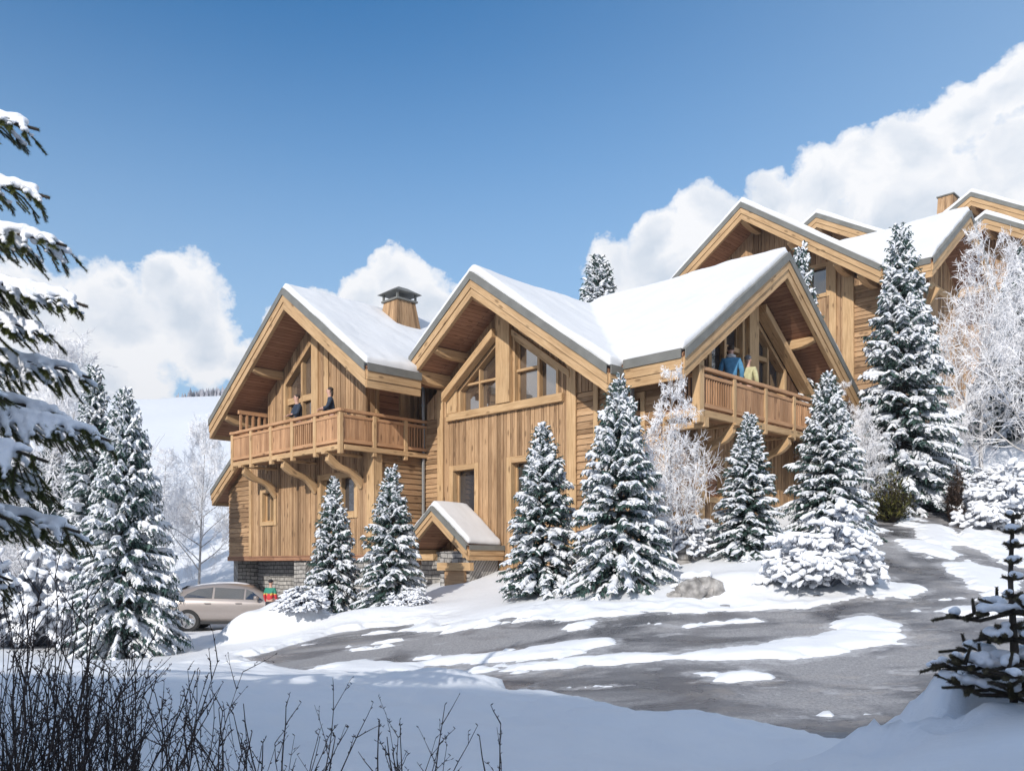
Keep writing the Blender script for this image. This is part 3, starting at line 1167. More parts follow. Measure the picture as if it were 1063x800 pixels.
# side walls
w = MB()
boards_h(w, 'R', -20.5, BW + 0.06, 19.0, 0.3, DKA, 0.155)
w.build('side_wall', M['clad'], CA)
post(CA, 'R', -20.5, BW - 0.08, BW + 0.22, 0.3, DKA, 0.05, 0.1)
w = MB()
boards_v(w, 'R', -20.95, BW, 19.0, DKA, 5.9, 0.12, [(15.2, 16.25, DKA + .05, 5.35)])
w.build('side_wall', M['clad'], CA)
window(CA, 'R', -20.95, 15.2, 16.25, DKA + 0.05, 5.35, 0.12, glass='dark_glass')
w = MB()
boards_h(w, 'R', -29.3 + 0.02, BW, 24, 0.3, 3.4, 0.155)
w.build('side_wall', M['clad'], CA)
back_box(CA, -29.2, -20.6, BW + 0.25, 23.6, 0.0, 3.35)
back_box(CA, -26.4, -21.0, BW + 0.25, 23.5, 3.36, 5.8)
# timber floor edge above the stone
m = MB()
m.box(-29.36, -20.4, BW - 0.06, BW + 0.25, 0.14, 0.298)
m.build('sill_beam', M['soffit'], CA)
# stone base, set back under the cladding
m = MB()
SB = BW + 0.9
m.box(-29.2, -20.6, SB, 23.4, zA - 0.6, 0.14, (1, 0, 0))
base = m.build('stone_base', M['stone'], CA)
m = MB()
m.box(-25.0, -24.3, BW + 0.06, SB - 0.004, zA - 0.6, 0.138, (1, 0, 0))
m.build('stone_pillar', M['stone'], CA)
m = MB()
m.box(-29.2, -28.9, BW + 0.1, SB - 0.004, zA - 0.6, 0.138, (0, 1, 0))
m.build('stone_pillar', M['stone'], CA)
m = MB()
m.box(-21.6, -20.6, BW + 0.05, SB - 0.004, zA - 0.6, 0.138, (1, 0, 0))
m.build('stone_pillar', M['stone'], CA)
# purlins
purlin(CA, (rA, 13.8), (rA, BW), HA - 0.55, 0.22, 0.30)
for u in (-25.6, -21.4):
    purlin(CA, (u, 13.75), (u, BW), fA(u, 0) - 0.52, 0.2, 0.26)
for u in (-27.45, -20.2):
    purlin(CA, (u, 13.75), (u, BW + 0.2), fA(u, 0) - 0.53, 0.24, 0.34)
# balcony
dk = MB()
x = -26.65
while x < -20.45:
    w_ = min(0.14, -20.43 - x)
    dk.box(x, x + w_ - 0.006, 13.62, BW - 0.05, DKA - 0.05, DKA)
    x += 0.14
dk.box(-20.42, -20.40, 15, 16, DKA - 0.05, DKA)
balA = dk.build('balcony', M['rail'], CA)
m = MB()
m.box(-26.68, -20.36, 13.56, 13.68, DKA - 0.2, DKA - 0.06)
m.build('rim_beam', M['beam'], balA, bevel=0.01)
m = MB()
m.box(-20.40, -20.28, 13.69, 17.0, DKA - 0.2, DKA - 0.06)
m.build('rim_beam', M['beam'], balA, bevel=0.01)
railing_run(balA, (-26.6, 13.6), (-20.36, 13.6), DKA, 4.36, 5, 'sssbs')
railing_run(balA, (-20.36, 13.6), (-20.36, 17.0), DKA, 4.36, 3, 'ssb', corner0=False)
railing_run(balA, (-26.6, 13.6), (-26.6, BW), DKA, 4.36, 1, 'b', corner0=False)
for u in (-26.0, -23.55, -21.1):
    bracket(balA, (u, BW - 0.03), (0, -1.15), 2.35, DKA - 0.32)
    m = MB()
    m.box(u - 0.09, u + 0.09, 13.5, BW, DKA - 0.27, DKA - 0.21 + 0.005)
    m.build('joist', M['beam'], balA, bevel=0.01)
# slatted screen at the balcony end
m = MB()
for k in range(5):
    yy = 13.85 + k * 0.22
    m.box(-26.66, -26.60, yy, yy + 0.07, 4.37, 5.0)
m.box(-26.68, -26.58, 13.8, 14.84, 5.0, 5.12)
m.build('slat_screen', M['rail'], balA)
# low lean-to roof at the side
fL = lambda a, b: 4.05 + 0.66 * (a + 27.9)
planesL = [([(-29.95, 14.5), (-27.7, 14.5), (-27.7, 23.5), (-29.95, 23.5)], fL, (0, 1, 0))]
edgesL = [((-29.95, 14.5), (-27.7, 14.5), (0, -1), fL, 'barge'), ((-29.95, 23.5), (-29.95, 14.5), (-1, 0), fL, 'eave')]
make_roof(CA, planesL, edgesL, 0.16, 'lean_to_roof', 0.85)
chimney(CA, -22.75, 17.5, 7.3, 8.62, 1.12, 0.74)

# ================= the large chalet with two crossing gables =================
def twin_chalet(name, label, da, db, dz, rB, HB, bB, rC, HC, aC, wallB, wallC, lB, rBr, eC, m=0.70, group=None):
    """roof of an L-shaped chalet: one ridge into the slope at a=rB, one along the front at b=rC"""
    root = chalet_root(name, da, db, dz, label, group=group)
    fB = lambda a, b: HB - m * abs(a - rB)
    fC = lambda a, b: HC - m * abs(b - rC)
    # valley between the front slope of C and the far slope of B
    bv = rC - (HC - HB) / m
    av = rB + (HB - (HC - m * (rC - eC))) / m
    back = 2 * rC - eC
    ab = rB - 0.0
    if HC >= HB:
        planes = [([(lB, bB), (rB, bB), (rB, back), (lB, back)], fB, (0, 1, 0)),
                  ([(rB, bB), (rBr, bB), (rBr, eC), (av, eC), (rB, bv)], fB, (0, 1, 0)),
                  ([(av, eC), (aC, eC), (aC, rC), (rB, rC), (rB, bv)], fC, (1, 0, 0)),
                  ([(rB, rC), (aC, rC), (aC, back), (rB, back)], fC, (1, 0, 0))]
    else:
        ax = rB + (HB - HC) / m
        planes = [([(lB, bB), (rB, bB), (rB, back), (lB, back)], fB, (0, 1, 0)),
                  ([(rB, bB), (rBr, bB), (rBr, eC), (av, eC), (ax, rC), (av, back), (rB, back)], fB, (0, 1, 0)),
                  ([(av, eC), (aC, eC), (aC, rC), (ax, rC)], fC, (1, 0, 0)),
                  ([(ax, rC), (aC, rC), (aC, back), (av, back)], fC, (1, 0, 0))]
    edges = [((lB, bB), (rB, bB), (0, -1), fB, 'barge'), ((rB, bB), (rBr, bB), (0, -1), fB, 'barge'),
             ((rBr, bB), (rBr, eC), (1, 0), fB, 'eave'), ((max(av, rBr + 0.09), eC), (aC, eC), (0, -1), fC, 'eave'),
             ((aC, eC), (aC, rC), (1, 0), fC, 'barge'), ((aC, rC), (aC, back), (1, 0), fC, 'barge'),
             ((lB, back), (lB, bB), (-1, 0), fB, 'eave')]
    make_roof(root, planes, edges)
    return root, fB, fC


rB, HB, bB = -16.9, 7.75, 15.4
rC, HC, aC = 20.6, 7.98, -10.64
eC = 15.9
WB, WC = 16.7, -11.75
zB = ground_z(0.8, 20.0) - 0.4
CB, fB, fC = twin_chalet('chalet', 'large larch chalet with two crossing snowy gables and an entrance canopy', -16.5, 19.5, zB,
                         rB, HB, bB, rC, HC, aC, WB, WC, -19.5, -12.3, eC)
uB = gable(rB, HB - 0.53, 0.70)
uC = gable(rC, HC - 0.53, 0.70)
# front wall under the gable, with the big glazed triangle
GT = gable(rB, HB - 1.32, 0.70)
holesB = [(-18.85, -17.15, 4.35, GT), (-16.62, -14.95, 4.35, GT), (-19.25, -18.0, 1.25, 2.9), (-16.85, -15.5, 1.15, 2.95)]
w = MB()
boards_v(w, 'L', WB, -19.62, -14.5, zB, 4.36, 0.115, holesB)
w.build('front_wall', M['clad'], CB)
w = MB()
boards_v(w, 'L', WB, -20.3, -12.9, 4.36, lambda u: min(uB(u), 7.3), 0.115, holesB[:2], ridge=rB)
w.build('gable_wall', M['dark_wood'] if False else M['clad'], CB)
w = MB()
boards_h(w, 'L', WB, -20.45, -19.62, zB, 4.35, 0.15)
w.build('front_wall', M['clad'], CB)
w = MB()
boards_h(w, 'L', WB, -14.5, WC, zB, 4.35, 0.15, [(-13.3, -12.2, 2.6, 4.1)])
w.build('front_wall', M['clad'], CB)
window(CB, 'L', WB, -13.3, -12.2, 2.6, 4.1, 0.13, glass='dark_glass', mull=[(-12.75, 0.06)])
window(CB, 'L', WB, -18.85, -17.15, 4.35, GT, 0.08, mull=[(-18.02, 0.05)], trans=[(5.2, 0.06)], proud=0.06, sash=.03)
window(CB, 'L', WB, -16.62, -14.95, 4.35, GT, 0.08, mull=[(-15.72, 0.08)], trans=[(5.28, 0.07)], proud=0.06, sash=.03)
window(CB, 'L', WB, -19.25, -18.0, 1.25, 2.9, 0.16, glass='dark_glass', depth=0.2)
window(CB, 'L', WB, -16.85, -15.5, 1.15, 2.95, 0.17, glass='dark_glass', depth=0.2)
m = MB()
wbox(m, 'L', WB, -19.3, -14.75, 4.2, 4.42, 0.05, 0.16)
m.build('sill_beam', M['beam'], CB, bevel=0.012)
post(CB, 'L', WB, -17.15, -16.62, 4.43, lambda u: uB(u) - 0.02, 0.05, 0.2)
post(CB, 'L', WB, -19.3, -18.86, 4.43, lambda u: GT(u) + 0.25, 0.05, 0.13)
post(CB, 'L', WB, -19.75, -19.5, zB, 5.2, 0.055, 0.11)
post(CB, 'L', WB, -14.62, -14.32, zB, 5.6, 0.055, 0.11)
post(CB, 'L', WB, -13.75, -13.6, zB, 5.0, 0.055, 0.10)
# rafters framing the glass
m = MB()
r0, r1 = -19.3, -17.16
wpoly(m, 'L', WB, [(r0, GT(r0) + 0.02), (r1, GT(r1) + 0.02), (r1, GT(r1) + 0.26), (r0, GT(r0) + 0.26)], 0.08, 0.34, (1, 0, 0.7))
m.build('rafter', M['beam'], CB, bevel=0.012)
m = MB()
r0, r1 = -16.61, -14.5
wpoly(m, 'L', WB, [(r0, GT(r0) + 0.02), (r1, GT(r1) + 0.02), (r1, GT(r1) + 0.2), (r0, GT(r0) + 0.2)], 0.05, 0.14, (1, 0, -0.7))
m.build('rafter', M['beam'], CB, bevel=0.012)
purlin(CB, (rB, 15.5), (rB, WB), HB - 0.52, 0.22, 0.30, 0.5)
for u in (-18.55, -15.2, -13.6):
    purlin(CB, (u, 15.5), (u, WB), fB(u, 0) - 0.52, 0.2, 0.25)
purlin(CB, (-19.35, 15.5), (-19.35, WB), 5.55, 0.26, 0.36)
downpipe(CB, -20.38, WB - 0.12, 0.6, 5.6)
downpipe(CB, -12.5, WB - 0.15, 0.9, 4.75)
# gable wall of the wing over its balcony
DKC = 3.58
GC = gable(rC, HC - 1.15, 0.70)
holesC = [(18.6, 20.35, DKC + 0.05, GC), (20.85, 22.6, DKC + 0.05, GC)]
w = MB()
boards_v(w, 'R', WC, WB + 0.06, 24.4, DKC, uC, 0.12, holesC, ridge=rC)
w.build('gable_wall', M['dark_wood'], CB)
window(CB, 'R', WC, 18.6, 20.35, DKC + 0.05, GC, 0.13, glass='dark_glass', mull=[(19.5, 0.1)], trans=[(5.6, 0.12)])  # darker glass on both gable windows paints the recess as more shaded
window(CB, 'R', WC, 20.85, 22.6, DKC + 0.05, GC, 0.13, glass='dark_glass', mull=[(21.7, 0.1)], trans=[(5.6, 0.12)])
post(CB, 'R', WC, 20.36, 20.84, DKC, lambda u: uC(u) - 0.02, 0.05, 0.2)
w = MB()
boards_v(w, 'R', WC, WB + 0.06, 24.4, zB, DKC, 0.12, [(18.4, 19.45, 1.55, 2.65)])
w.build('side_wall', M['clad'], CB)
window(CB, 'R', WC, 18.4, 19.45, 1.55, 2.65, 0.13, curtain=True)
post(CB, 'R', WC, WB - 0.06, WB + 0.22, zB, DKC, 0.05, 0.1)
post(CB, 'R', WC, 18.0, 18.3, zB, DKC, 0.05, 0.14)
back_box(CB, -20.2, WC - 0.12, WB + 0.3, 24.6, zB, 4.4)
purlin(CB, (-10.75, rC), (WC, rC), HC - 0.52, 0.22, 0.30)
for u in (18.7, 22.4):
    purlin(CB, (-10.75, u), (WC, u), fC(0, u) - 0.52, 0.2, 0.26)
for u in (16.9, 24.3):
    purlin(CB, (-10.72, u), (WC, u), fC(0, u) - 0.50, 0.24, 0.36)
# rafters on the wing gable
m = MB()
wpoly(m, 'R', WC, [(20.85, GC(20.85) + 0.02), (24.2, GC(24.2) + 0.02), (24.2, GC(24.2) + 0.24), (20.85, GC(20.85) + 0.24)], 0.08, 0.4, (0, 1, -0.7))
m.build('rafter', M['beam'], CB, bevel=0.012)
# wing balcony
dk = MB()
x = 16.75
while x < 24.2:
    dk.box(WC + 0.05, -10.82, x, x + 0.134, DKC - 0.05, DKC)
    x += 0.14
balC = dk.build('balcony', M['rail'], CB)
m = MB()
m.box(-10.86, -10.74, 16.68, 24.2, DKC - 0.22, DKC - 0.06)
m.build('rim_beam', M['beam'], balC, bevel=0.01)
m = MB()
m.box(WC + 0.1, -10.87, 16.68, 16.80, DKC - 0.22, DKC - 0.06)
m.build('rim_beam', M['beam'], balC, bevel=0.01)
railing_run(balC, (-10.8, 16.75), (-10.8, 24.2), DKC, 4.50, 5, 'bssbs')
railing_run(balC, (-10.8, 16.75), (-12.6, 16.75), DKC, 4.50, 1, 'b', corner0=False)
m = MB()
m.bar((-10.8, 16.75, DKC - 0.38), (-10.8, 16.75, 4.62), 0.2, 0.2, (0, 1, 0))
m.build('corner_post', M['beam'], balC, bevel=0.012)
for u in (18.25, 21.0, 23.6):
    bracket(balC, (WC + 0.03, u), (0.92, 0), 2.55, DKC - 0.32)
    m = MB()
    m.box(WC, -10.68, u - 0.09, u + 0.09, DKC - 0.28, DKC - 0.224)
    m.build('joist', M['beam'], balC, bevel=0.01)
m = MB()
m.box(WC, -10.7, 16.85, 17.05, DKC - 0.46, DKC - 0.224)
m.build('joist', M['beam'], balC, bevel=0.01)
chimney(CB, -13.2, 23.2, 6.4, 8.25, 0.75, 0.55, cap=False)
# entrance canopy
rP, HP, bP = -18.45, 1.62, 15.35
fP = lambda a, b: HP - 0.76 * abs(a - rP)
pl = [([(-19.75, bP), (rP, bP), (rP, WB - 0.06), (-19.75, WB - 0.06)], fP, (0, 1, 0)), ([(rP, bP), (-17.0, bP), (-17.0, WB - 0.06), (rP, WB - 0.06)], fP, (0, 1, 0))]
ed = [((-19.75, bP), (rP, bP), (0, -1), fP, 'barge'), ((rP, bP), (-17.0, bP), (0, -1), fP, 'barge'), ((-17.0, bP), (-17.0, WB - 0.06), (1, 0), fP, 'eave')]
make_roof(CB, pl, ed, 0.17, 'canopy_roof', 0.62)
purlin(CB, (rP, bP + 0.06), (rP, WB), HP - 0.36, 0.13, 0.15, 0.2)
for u in (-19.6, -17.25):
    m = MB()
    m.box(u - 0.1, u + 0.1, bP + 0.1, WB - 0.05, fP(u, 0) - 0.52, fP(u, 0) - 0.30)
    m.build('canopy_beam', M['beam'], CB, bevel=0.012)
m = MB()
m.box(-19.7, -18.6, bP + 0.12, bP + 0.3, 0.12, 0.3)
m.build('canopy_beam', M['beam'], CB, bevel=0.012)
m = MB()
m.box(-18.4, -17.2, bP + 0.22, WB - 0.06, zB, 0.36, (1, 0, 0))
m.build('stone_pier', M['stone'], CB)
m = MB()
m.box(-20.2, -18.5, WB - 0.34, WB - 0.06, zB, 0.4, (1, 0, 0))
m.build('stone_pier', M['stone'], CB)
m = MB()
m.box(-18.35, -17.0, bP + 0.05, bP + 0.215, -0.16, 0.06)
m.build('lintel', M['beam'], CB, bevel=0.012)
m = MB()
m.box(-18.1, -17.3, bP + 0.12, bP + 0.215, zB, -0.165)
m.build('door', M['clad'], CB)

# ================= the upper chalet behind =================
rD, HD, bD = -16.8, 13.6, 29.0
rE, HE, aE = 34.2, 12.95, -10.5
zD = 4.0
CD, fD, fE = twin_chalet('chalet', 'higher larch chalet behind the tall spruce, with broad gable and dark square window', -15.5, 32.5, zD,
                         rD, HD, bD, rE, HE, aE, 30.3, -11.7, -22.2, -11.6, 30.4, m=0.70)
uD = gable(rD, HD - 0.53, 0.70)
WD = 30.3
hD = [(-14.9, -13.95, 9.75, 11.0), (-18.6, -17.2, 9.0, gable(rD, HD - 1.3, .7))]
w = MB()
boards_v(w, 'L', WD, -21.5, -13.2, zD, uD, 0.18, hD, ridge=rD)
w.build('gable_wall', M['clad'], CD)
window(CD, 'L', WD, -14.9, -13.95, 9.75, 11.0, 0.14, glass='dark_glass')
window(CD, 'L', WD, -18.6, -17.2, 9.0, hD[1][3], 0.14)
post(CD, 'L', WD, -13.95, -13.7, zD, 11.2, 0.05, 0.12)
post(CD, 'L', WD, -13.45, -13.05, zD, 10.5, 0.05, 0.14)
w = MB()
boards_h(w, 'L', WD, -13.1, -11.75, zD, 9.9, 0.17)
w.build('front_wall', M['clad'], CD)
uE = gable(rE, HE - 0.53, 0.70)
w = MB()
boards_v(w, 'R', -11.7, WD + 0.06, 37.6, zD, uE, 0.18, ridge=rE)
w.build('gable_wall', M['clad'], CD)
back_box(CD, -21.4, -11.8, WD + 0.3, 37.8, zD, 10)
purlin(CD, (rD, bD + .1), (rD, WD), HD - .52, .24, .34, .5)
for u in (-19.6, -14.9, -13.2, -12.35, -21.2):
    purlin(CD, (u, bD + .1), (u, WD), fD(u, 0) - .52, .24, .34, .4)
for u in (31.4, 34.2, 32.8, 36.5):
    purlin(CD, (aE - .1, u), (-11.7, u), fE(0, u) - .52, .22, .34, .4)
m = MB()
m.bar((-11.65, 31.6, 8.2), (-10.7, 31.6, 9.6), 0.2, 0.22)
m.build('bracket', M['beam'], CD, bevel=.012)
m = MB()
m.bar((-11.65, 33.2, 10.3), (-11.65, 36.2, 10.3), 0.2, 0.3)
m.build('tie_beam', M['beam'], CD, bevel=.012)


# ================= farther chalets up the slope =================
def far_chalet(label, r, H, b0, half, m, z0, extra=None, depth=8):
    root = chalet_root('chalet', r, b0 + 4, z0, label)
    f = lambda a, b: H - m * abs(a - r)
    pl = [([(r - half, b0), (r, b0), (r, b0 + depth), (r - half, b0 + depth)], f, (0, 1, 0)),
          ([(r, b0), (r + half, b0), (r + half, b0 + depth), (r, b0 + depth)], f, (0, 1, 0))]
    ed = [((r - half, b0), (r, b0), (0, -1), f, 'barge'), ((r, b0), (r + half, b0), (0, -1), f, 'barge'),
          ((r + half, b0), (r + half, b0 + depth), (1, 0), f, 'eave'), ((r - half, b0 + depth), (r - half, b0), (-1, 0), f, 'eave')]
    make_roof(root, pl, ed)
    w = MB()
    boards_v(w, 'L', b0 + 1.3, r - half + 1, r + half - 1, z0, gable(r, H - .53, m), 0.2, ridge=r)
    w.build('gable_wall', M['clad'], root)
    back_box(root, r - half + 1, r + half - 1, b0 + 1.5, b0 + depth - .5, z0, H - half * m - .2)
    for u in (r, r - half * .5, r + half * .5):
        purlin(root, (u, b0 + .1), (u, b0 + 1.3), f(u, 0) - .52, .22, .3)
    return root


far_chalet('small gable end of a chalet peeping over the snowy roof valley behind', -18.3, 16.3, 38.3, 3.2, 0.58, 7.5)
GH = far_chalet('topmost larch chalet at the frame edge with a chimney beside its gable', -13.9, 18.15, 45.6, 4.2, 0.60, 9.0)
chimney(GH, -15.3, 46.6, 15.5, 18.6, 1.05, 0.72, cap=False)
far_chalet('lower larch gable partly hidden by frosted birch branches below the topmost chalet', -12.4, 15.8, 42.6, 3.0, 0.60, 8.0, depth=2.9)

# ------------------------------------------------------------------ snowy conifers
def snow_blob(mb, pts, rw, rh, n=5, lift=0.4):
    """lumpy ridge of snow lying along a twig"""
    base = len(mb.v)
    P = [Vector(p) for p in pts]
    k = len(P)
    for i, p in enumerate(P):
        d = P[min(i + 1, k - 1)] - P[max(i - 1, 0)]
        d = d.normalized() if d.length > 1e-6 else Vector((1, 0, 0))
        s = d.cross(Vector((0, 0, 1)))
        s = s.normalized() if s.length > 1e-4 else Vector((1, 0, 0))
        t = i / (k - 1)
        f = (math.sin(PI * min(1, max(0.0, 0.10 + 0.82 * t))) ** 0.5) * random.uniform(0.75, 1.25)
        for j in range(n):
            a = 2 * PI * j / n
            q = p + s * (math.cos(a) * rw * f) + Vector((0, 0, (math.sin(a) + lift) * rh * f))
            mb.v.append(tuple(q))
    for i in range(k - 1):
        for j in range(n):
            j2 = (j + 1) % n
            mb.f.append((base + i * n + j, base + i * n + j2, base + (i + 1) * n + j2, base + (i + 1) * n + j))
    mb.f.append(tuple(base + j for j in range(n)))
    mb.f.append(tuple(base + (k - 1) * n + j for j in range(n - 1, -1, -1)))


def conifer_meshes(name, h, r, seed, ts=0.2, gap=0.15, per=9, snow=0.85, low=0.04):
    rnd = random.Random(seed)
    random.seed(seed)
    tr, ne, sn = MB(), MB(), MB()
    lean = (rnd.uniform(-.01, .01) * h, rnd.uniform(-.01, .01) * h)
    tr.tube([(0, 0, -0.4), (0, 0, h * .3), (lean[0] * .6, lean[1] * .6, h * .7), (lean[0], lean[1], h)], [h * .014 + .02, h * .011 + .015, h * .005 + .008, 0.004], 7)
    z = h * low
    lop = rnd.uniform(0, 6.3)
    while z < h * 0.985:
        t = z / h
        prof = ((1 - t) ** 0.80 + 0.02) * 1.16
        if t < 0.1:
            prof *= 0.72 + 2.8 * t
        nb = max(4, int(per * (0.55 + 0.6 * (1 - t))))
        a0 = rnd.uniform(0, 6.28)
        for k in range(nb):
            az = a0 + 6.2832 * k / nb + rnd.uniform(-.25, .25)
            L = r * prof * rnd.uniform(0.78, 1.12) * (1 + 0.10 * math.cos(az - lop))
            load = rnd.choice((.25, .7, 1.0, 1.05, 1.05))
            if rnd.random() < .09:
                L *= rnd.uniform(.5, 1.2)
            L = max(L, 0.05)
            zz = z + rnd.uniform(-.5, .5) * gap
            el = math.radians(48 * t ** 1.5 - 6 + rnd.uniform(-7, 7))
            droop = 0.34 * (1 - t) + 0.06
            dirh = Vector((math.cos(az), math.sin(az), 0))
            side = Vector((-math.sin(az), math.cos(az), 0))

            def spine(s):
                return Vector((lean[0] * t, lean[1] * t, zz)) + dirh * (L * s * math.cos(el)) + Vector((0, 0, L * s * math.sin(el) - droop * L * s * s + 0.10 * L * s ** 4))
            # twigs along the spine
            m = max(2, int(L / (ts * 0.36)))
            tw = []
            s0 = 0.22 if L > 0.3 else 0.05
            for i in range(m):
                s = s0 + (1 - s0) * (i + rnd.random() * .6) / m
                p = spine(min(s, 1))
                for sg in (-1, 1):
                    if rnd.random() < .12:
                        continue
                    ln = ts * (1.25 - 0.6 * s) * rnd.uniform(.7, 1.25) * min(1, 0.35 + L / (4 * ts))
                    ang = math.radians(rnd.uniform(38, 62))
                    d = dirh * math.cos(ang) + side * (sg * math.sin(ang)) + Vector((0, 0, rnd.uniform(-.75, -.12)))
                    tw.append((p, d.normalized(), ln, s))
            tip = spine(1.0)
            tw.append((spine(0.86), (tip - spine(0.86)).normalized() if L > 0.01 else dirh, ts * 0.7, 1.0))
            if L > 0.35:
                tr.tube([spine(0), spine(.5), spine(.95)], [0.006 + L * .012, 0.005 + L * .007, 0.003], 3, False)
            for p, d, ln, s in tw:
                sd = d.cross(Vector((0, 0, 1)))
                sd = sd.normalized() if sd.length > .05 else side
                e = p + d * ln + Vector((0, 0, -0.10 * ln))
                md = (p + e) / 2 + Vector((0, 0, 0.03 * ln))
                wd = ts * 0.15
                ne.quad(p, md + sd * wd, e, md - sd * wd)
                # hanging fringe of needles
                nn = max(3, int(ln / (ts * .17)))
                for q in range(nn):
                    f = (q + rnd.random()) / nn
                    b = p.lerp(e, f)
                    sg = 1 if (q & 1) else -1
                    out = d * rnd.uniform(.2, .6) + sd * (sg * rnd.uniform(.25, .9)) + Vector((0, 0, rnd.uniform(-1.0, -.15)))
                    tl = ts * rnd.uniform(.28, .52)
                    w2 = d * (ts * .075)
                    ne.tri(b - w2, b + w2, b + out.normalized() * tl)
                if rnd.random() < snow * load * (0.30 + 0.72 * s):
                    u0 = rnd.uniform(0, .25)
                    u1 = rnd.uniform(.72, 1.02)
                    up = Vector((0, 0, ts * .05))
                    jit = sd * rnd.uniform(-.03, .03) * ts
                    snow_blob(sn, [p.lerp(e, u0) + up, p.lerp(e, (u0 + u1) / 2) + up * 1.3 + jit, p.lerp(e, u1) + up * .7],
                              ts * rnd.uniform(.17, .31), ts * rnd.uniform(.11, .19), 5)
            if L > ts * 1.3 and rnd.random() < snow * load:
                pts = [spine(x) + Vector((0, 0, ts * .08)) for x in (0.45, .65, .85, 1.0)]
                snow_blob(sn, pts, ts * rnd.uniform(.26, .46), ts * rnd.uniform(.16, .25), 6)
        z += gap * (0.45 + 0.75 * (1 - t)) * rnd.uniform(.85, 1.15)
    ne.uv, sn.uv, tr.uv = [], [], []
    return (tr.mesh(name + '_trunk', M['bark'], True), ne.mesh(name + '_crown', M['needles']), sn.mesh(name + '_snow', M['tree_snow'], True))


def at(u, Y):
    return (u - 531.5) / 895 * Y


CON = {}
CON['small'] = (3.4, 0.84, conifer_meshes('small', 3.4, 0.84, 3, 0.18, 0.125, 11, low=.075))
CON['slim'] = (3.2, 0.72, conifer_meshes('slim', 3.2, 0.72, 12, 0.165, 0.118, 11, snow=.82))
CON['mid'] = (4.0, 1.12, conifer_meshes('mid', 4.0, 1.12, 21, 0.20, 0.135, 12, low=.08))
CON['tall'] = (7.0, 1.5, conifer_meshes('tall', 7.0, 1.5, 33, 0.29, 0.21, 12, snow=.92))
CON['broad'] = (5.2, 1.6, conifer_meshes('broad', 5.2, 1.6, 41, 0.25, 0.165, 13, snow=.92))


def conifer(kind, u, Y, vtop, label, rad=None, rot=0.0, sink=0.05, group='snowy spruces around the chalets', zbase=None):
    h0, r0, ms = CON[kind]
    x = at(u, Y)
    z = ground_z(x, Y) - sink if zbase is None else zbase
    h = (586 - vtop) / 895 * Y - z
    e = empty('spruce_tree', (x, Y, z), rot)
    sx = (rad / r0) if rad else h / h0
    e.scale = (sx, sx, h / h0)
    tag(e, label, 'tree', group)
    for nm, me in zip(('trunk', 'crown', 'snow_cover'), ms):
        o = link(bpy.data.objects.new(nm, me))
        o.parent = e
    return e


conifer('slim', 347, 21.0, 498, 'slim snowy spruce before the stone pillar of the balcony chalet', 0.72, 0.3)
conifer('small', 407, 20.3, 486, 'snowy spruce between the balcony chalet and the entrance canopy', 0.84, 1.9)
conifer('small', 562, 17.5, 442, 'snowy spruce standing just past the entrance canopy', .94, 3.6)
conifer('mid', 644, 16.6, 395, 'dense snowy spruce hiding the meeting corner of the two gable roofs', 1.04, 0.7)
conifer('slim', 778, 17.8, 431, 'small snowy spruce under the wing balcony with the person in blue', 0.78, 4.4)
conifer('mid', 858, 19.6, 389, 'snowy spruce directly behind the round snow-laden bush by the road', 1.02, 2.6)
conifer('tall', 935, 24.0, 238, 'tallest snow-loaded spruce, in front of the higher chalet', 1.52, 1.0)
conifer('broad', 129, 17.3, 409, 'big broad snow-loaded spruce beside the parked silver car', 1.16, 0.4)
conifer('tall', 98, 25.3, 384, 'narrower spruce behind the big broad one by the car', 1.35, 2.2)
conifer('slim', 14, 30.0, 374, 'distant dark spruce top seen past the near snowy boughs', 1.2, 0.0)
conifer('tall', 622, 33.0, 270, 'lone spruce top rising behind the ridge of the large chalet', 2.3, 2.0)
conifer('small', 832, 25.5, 258, 'spruce half hidden behind the wing gable under the higher chalet', 1.1, 1.2, zbase=3.2)
conifer('mid', 52, 29.0, 466, 'snowy spruce seen low between the near boughs and the bare shrubs', 1.7, 5.0)
conifer('broad', 1062, 29.0, 262, 'snow-dusted spruce behind the frosted birches beside the topmost chalets', 1.7, 3.0)


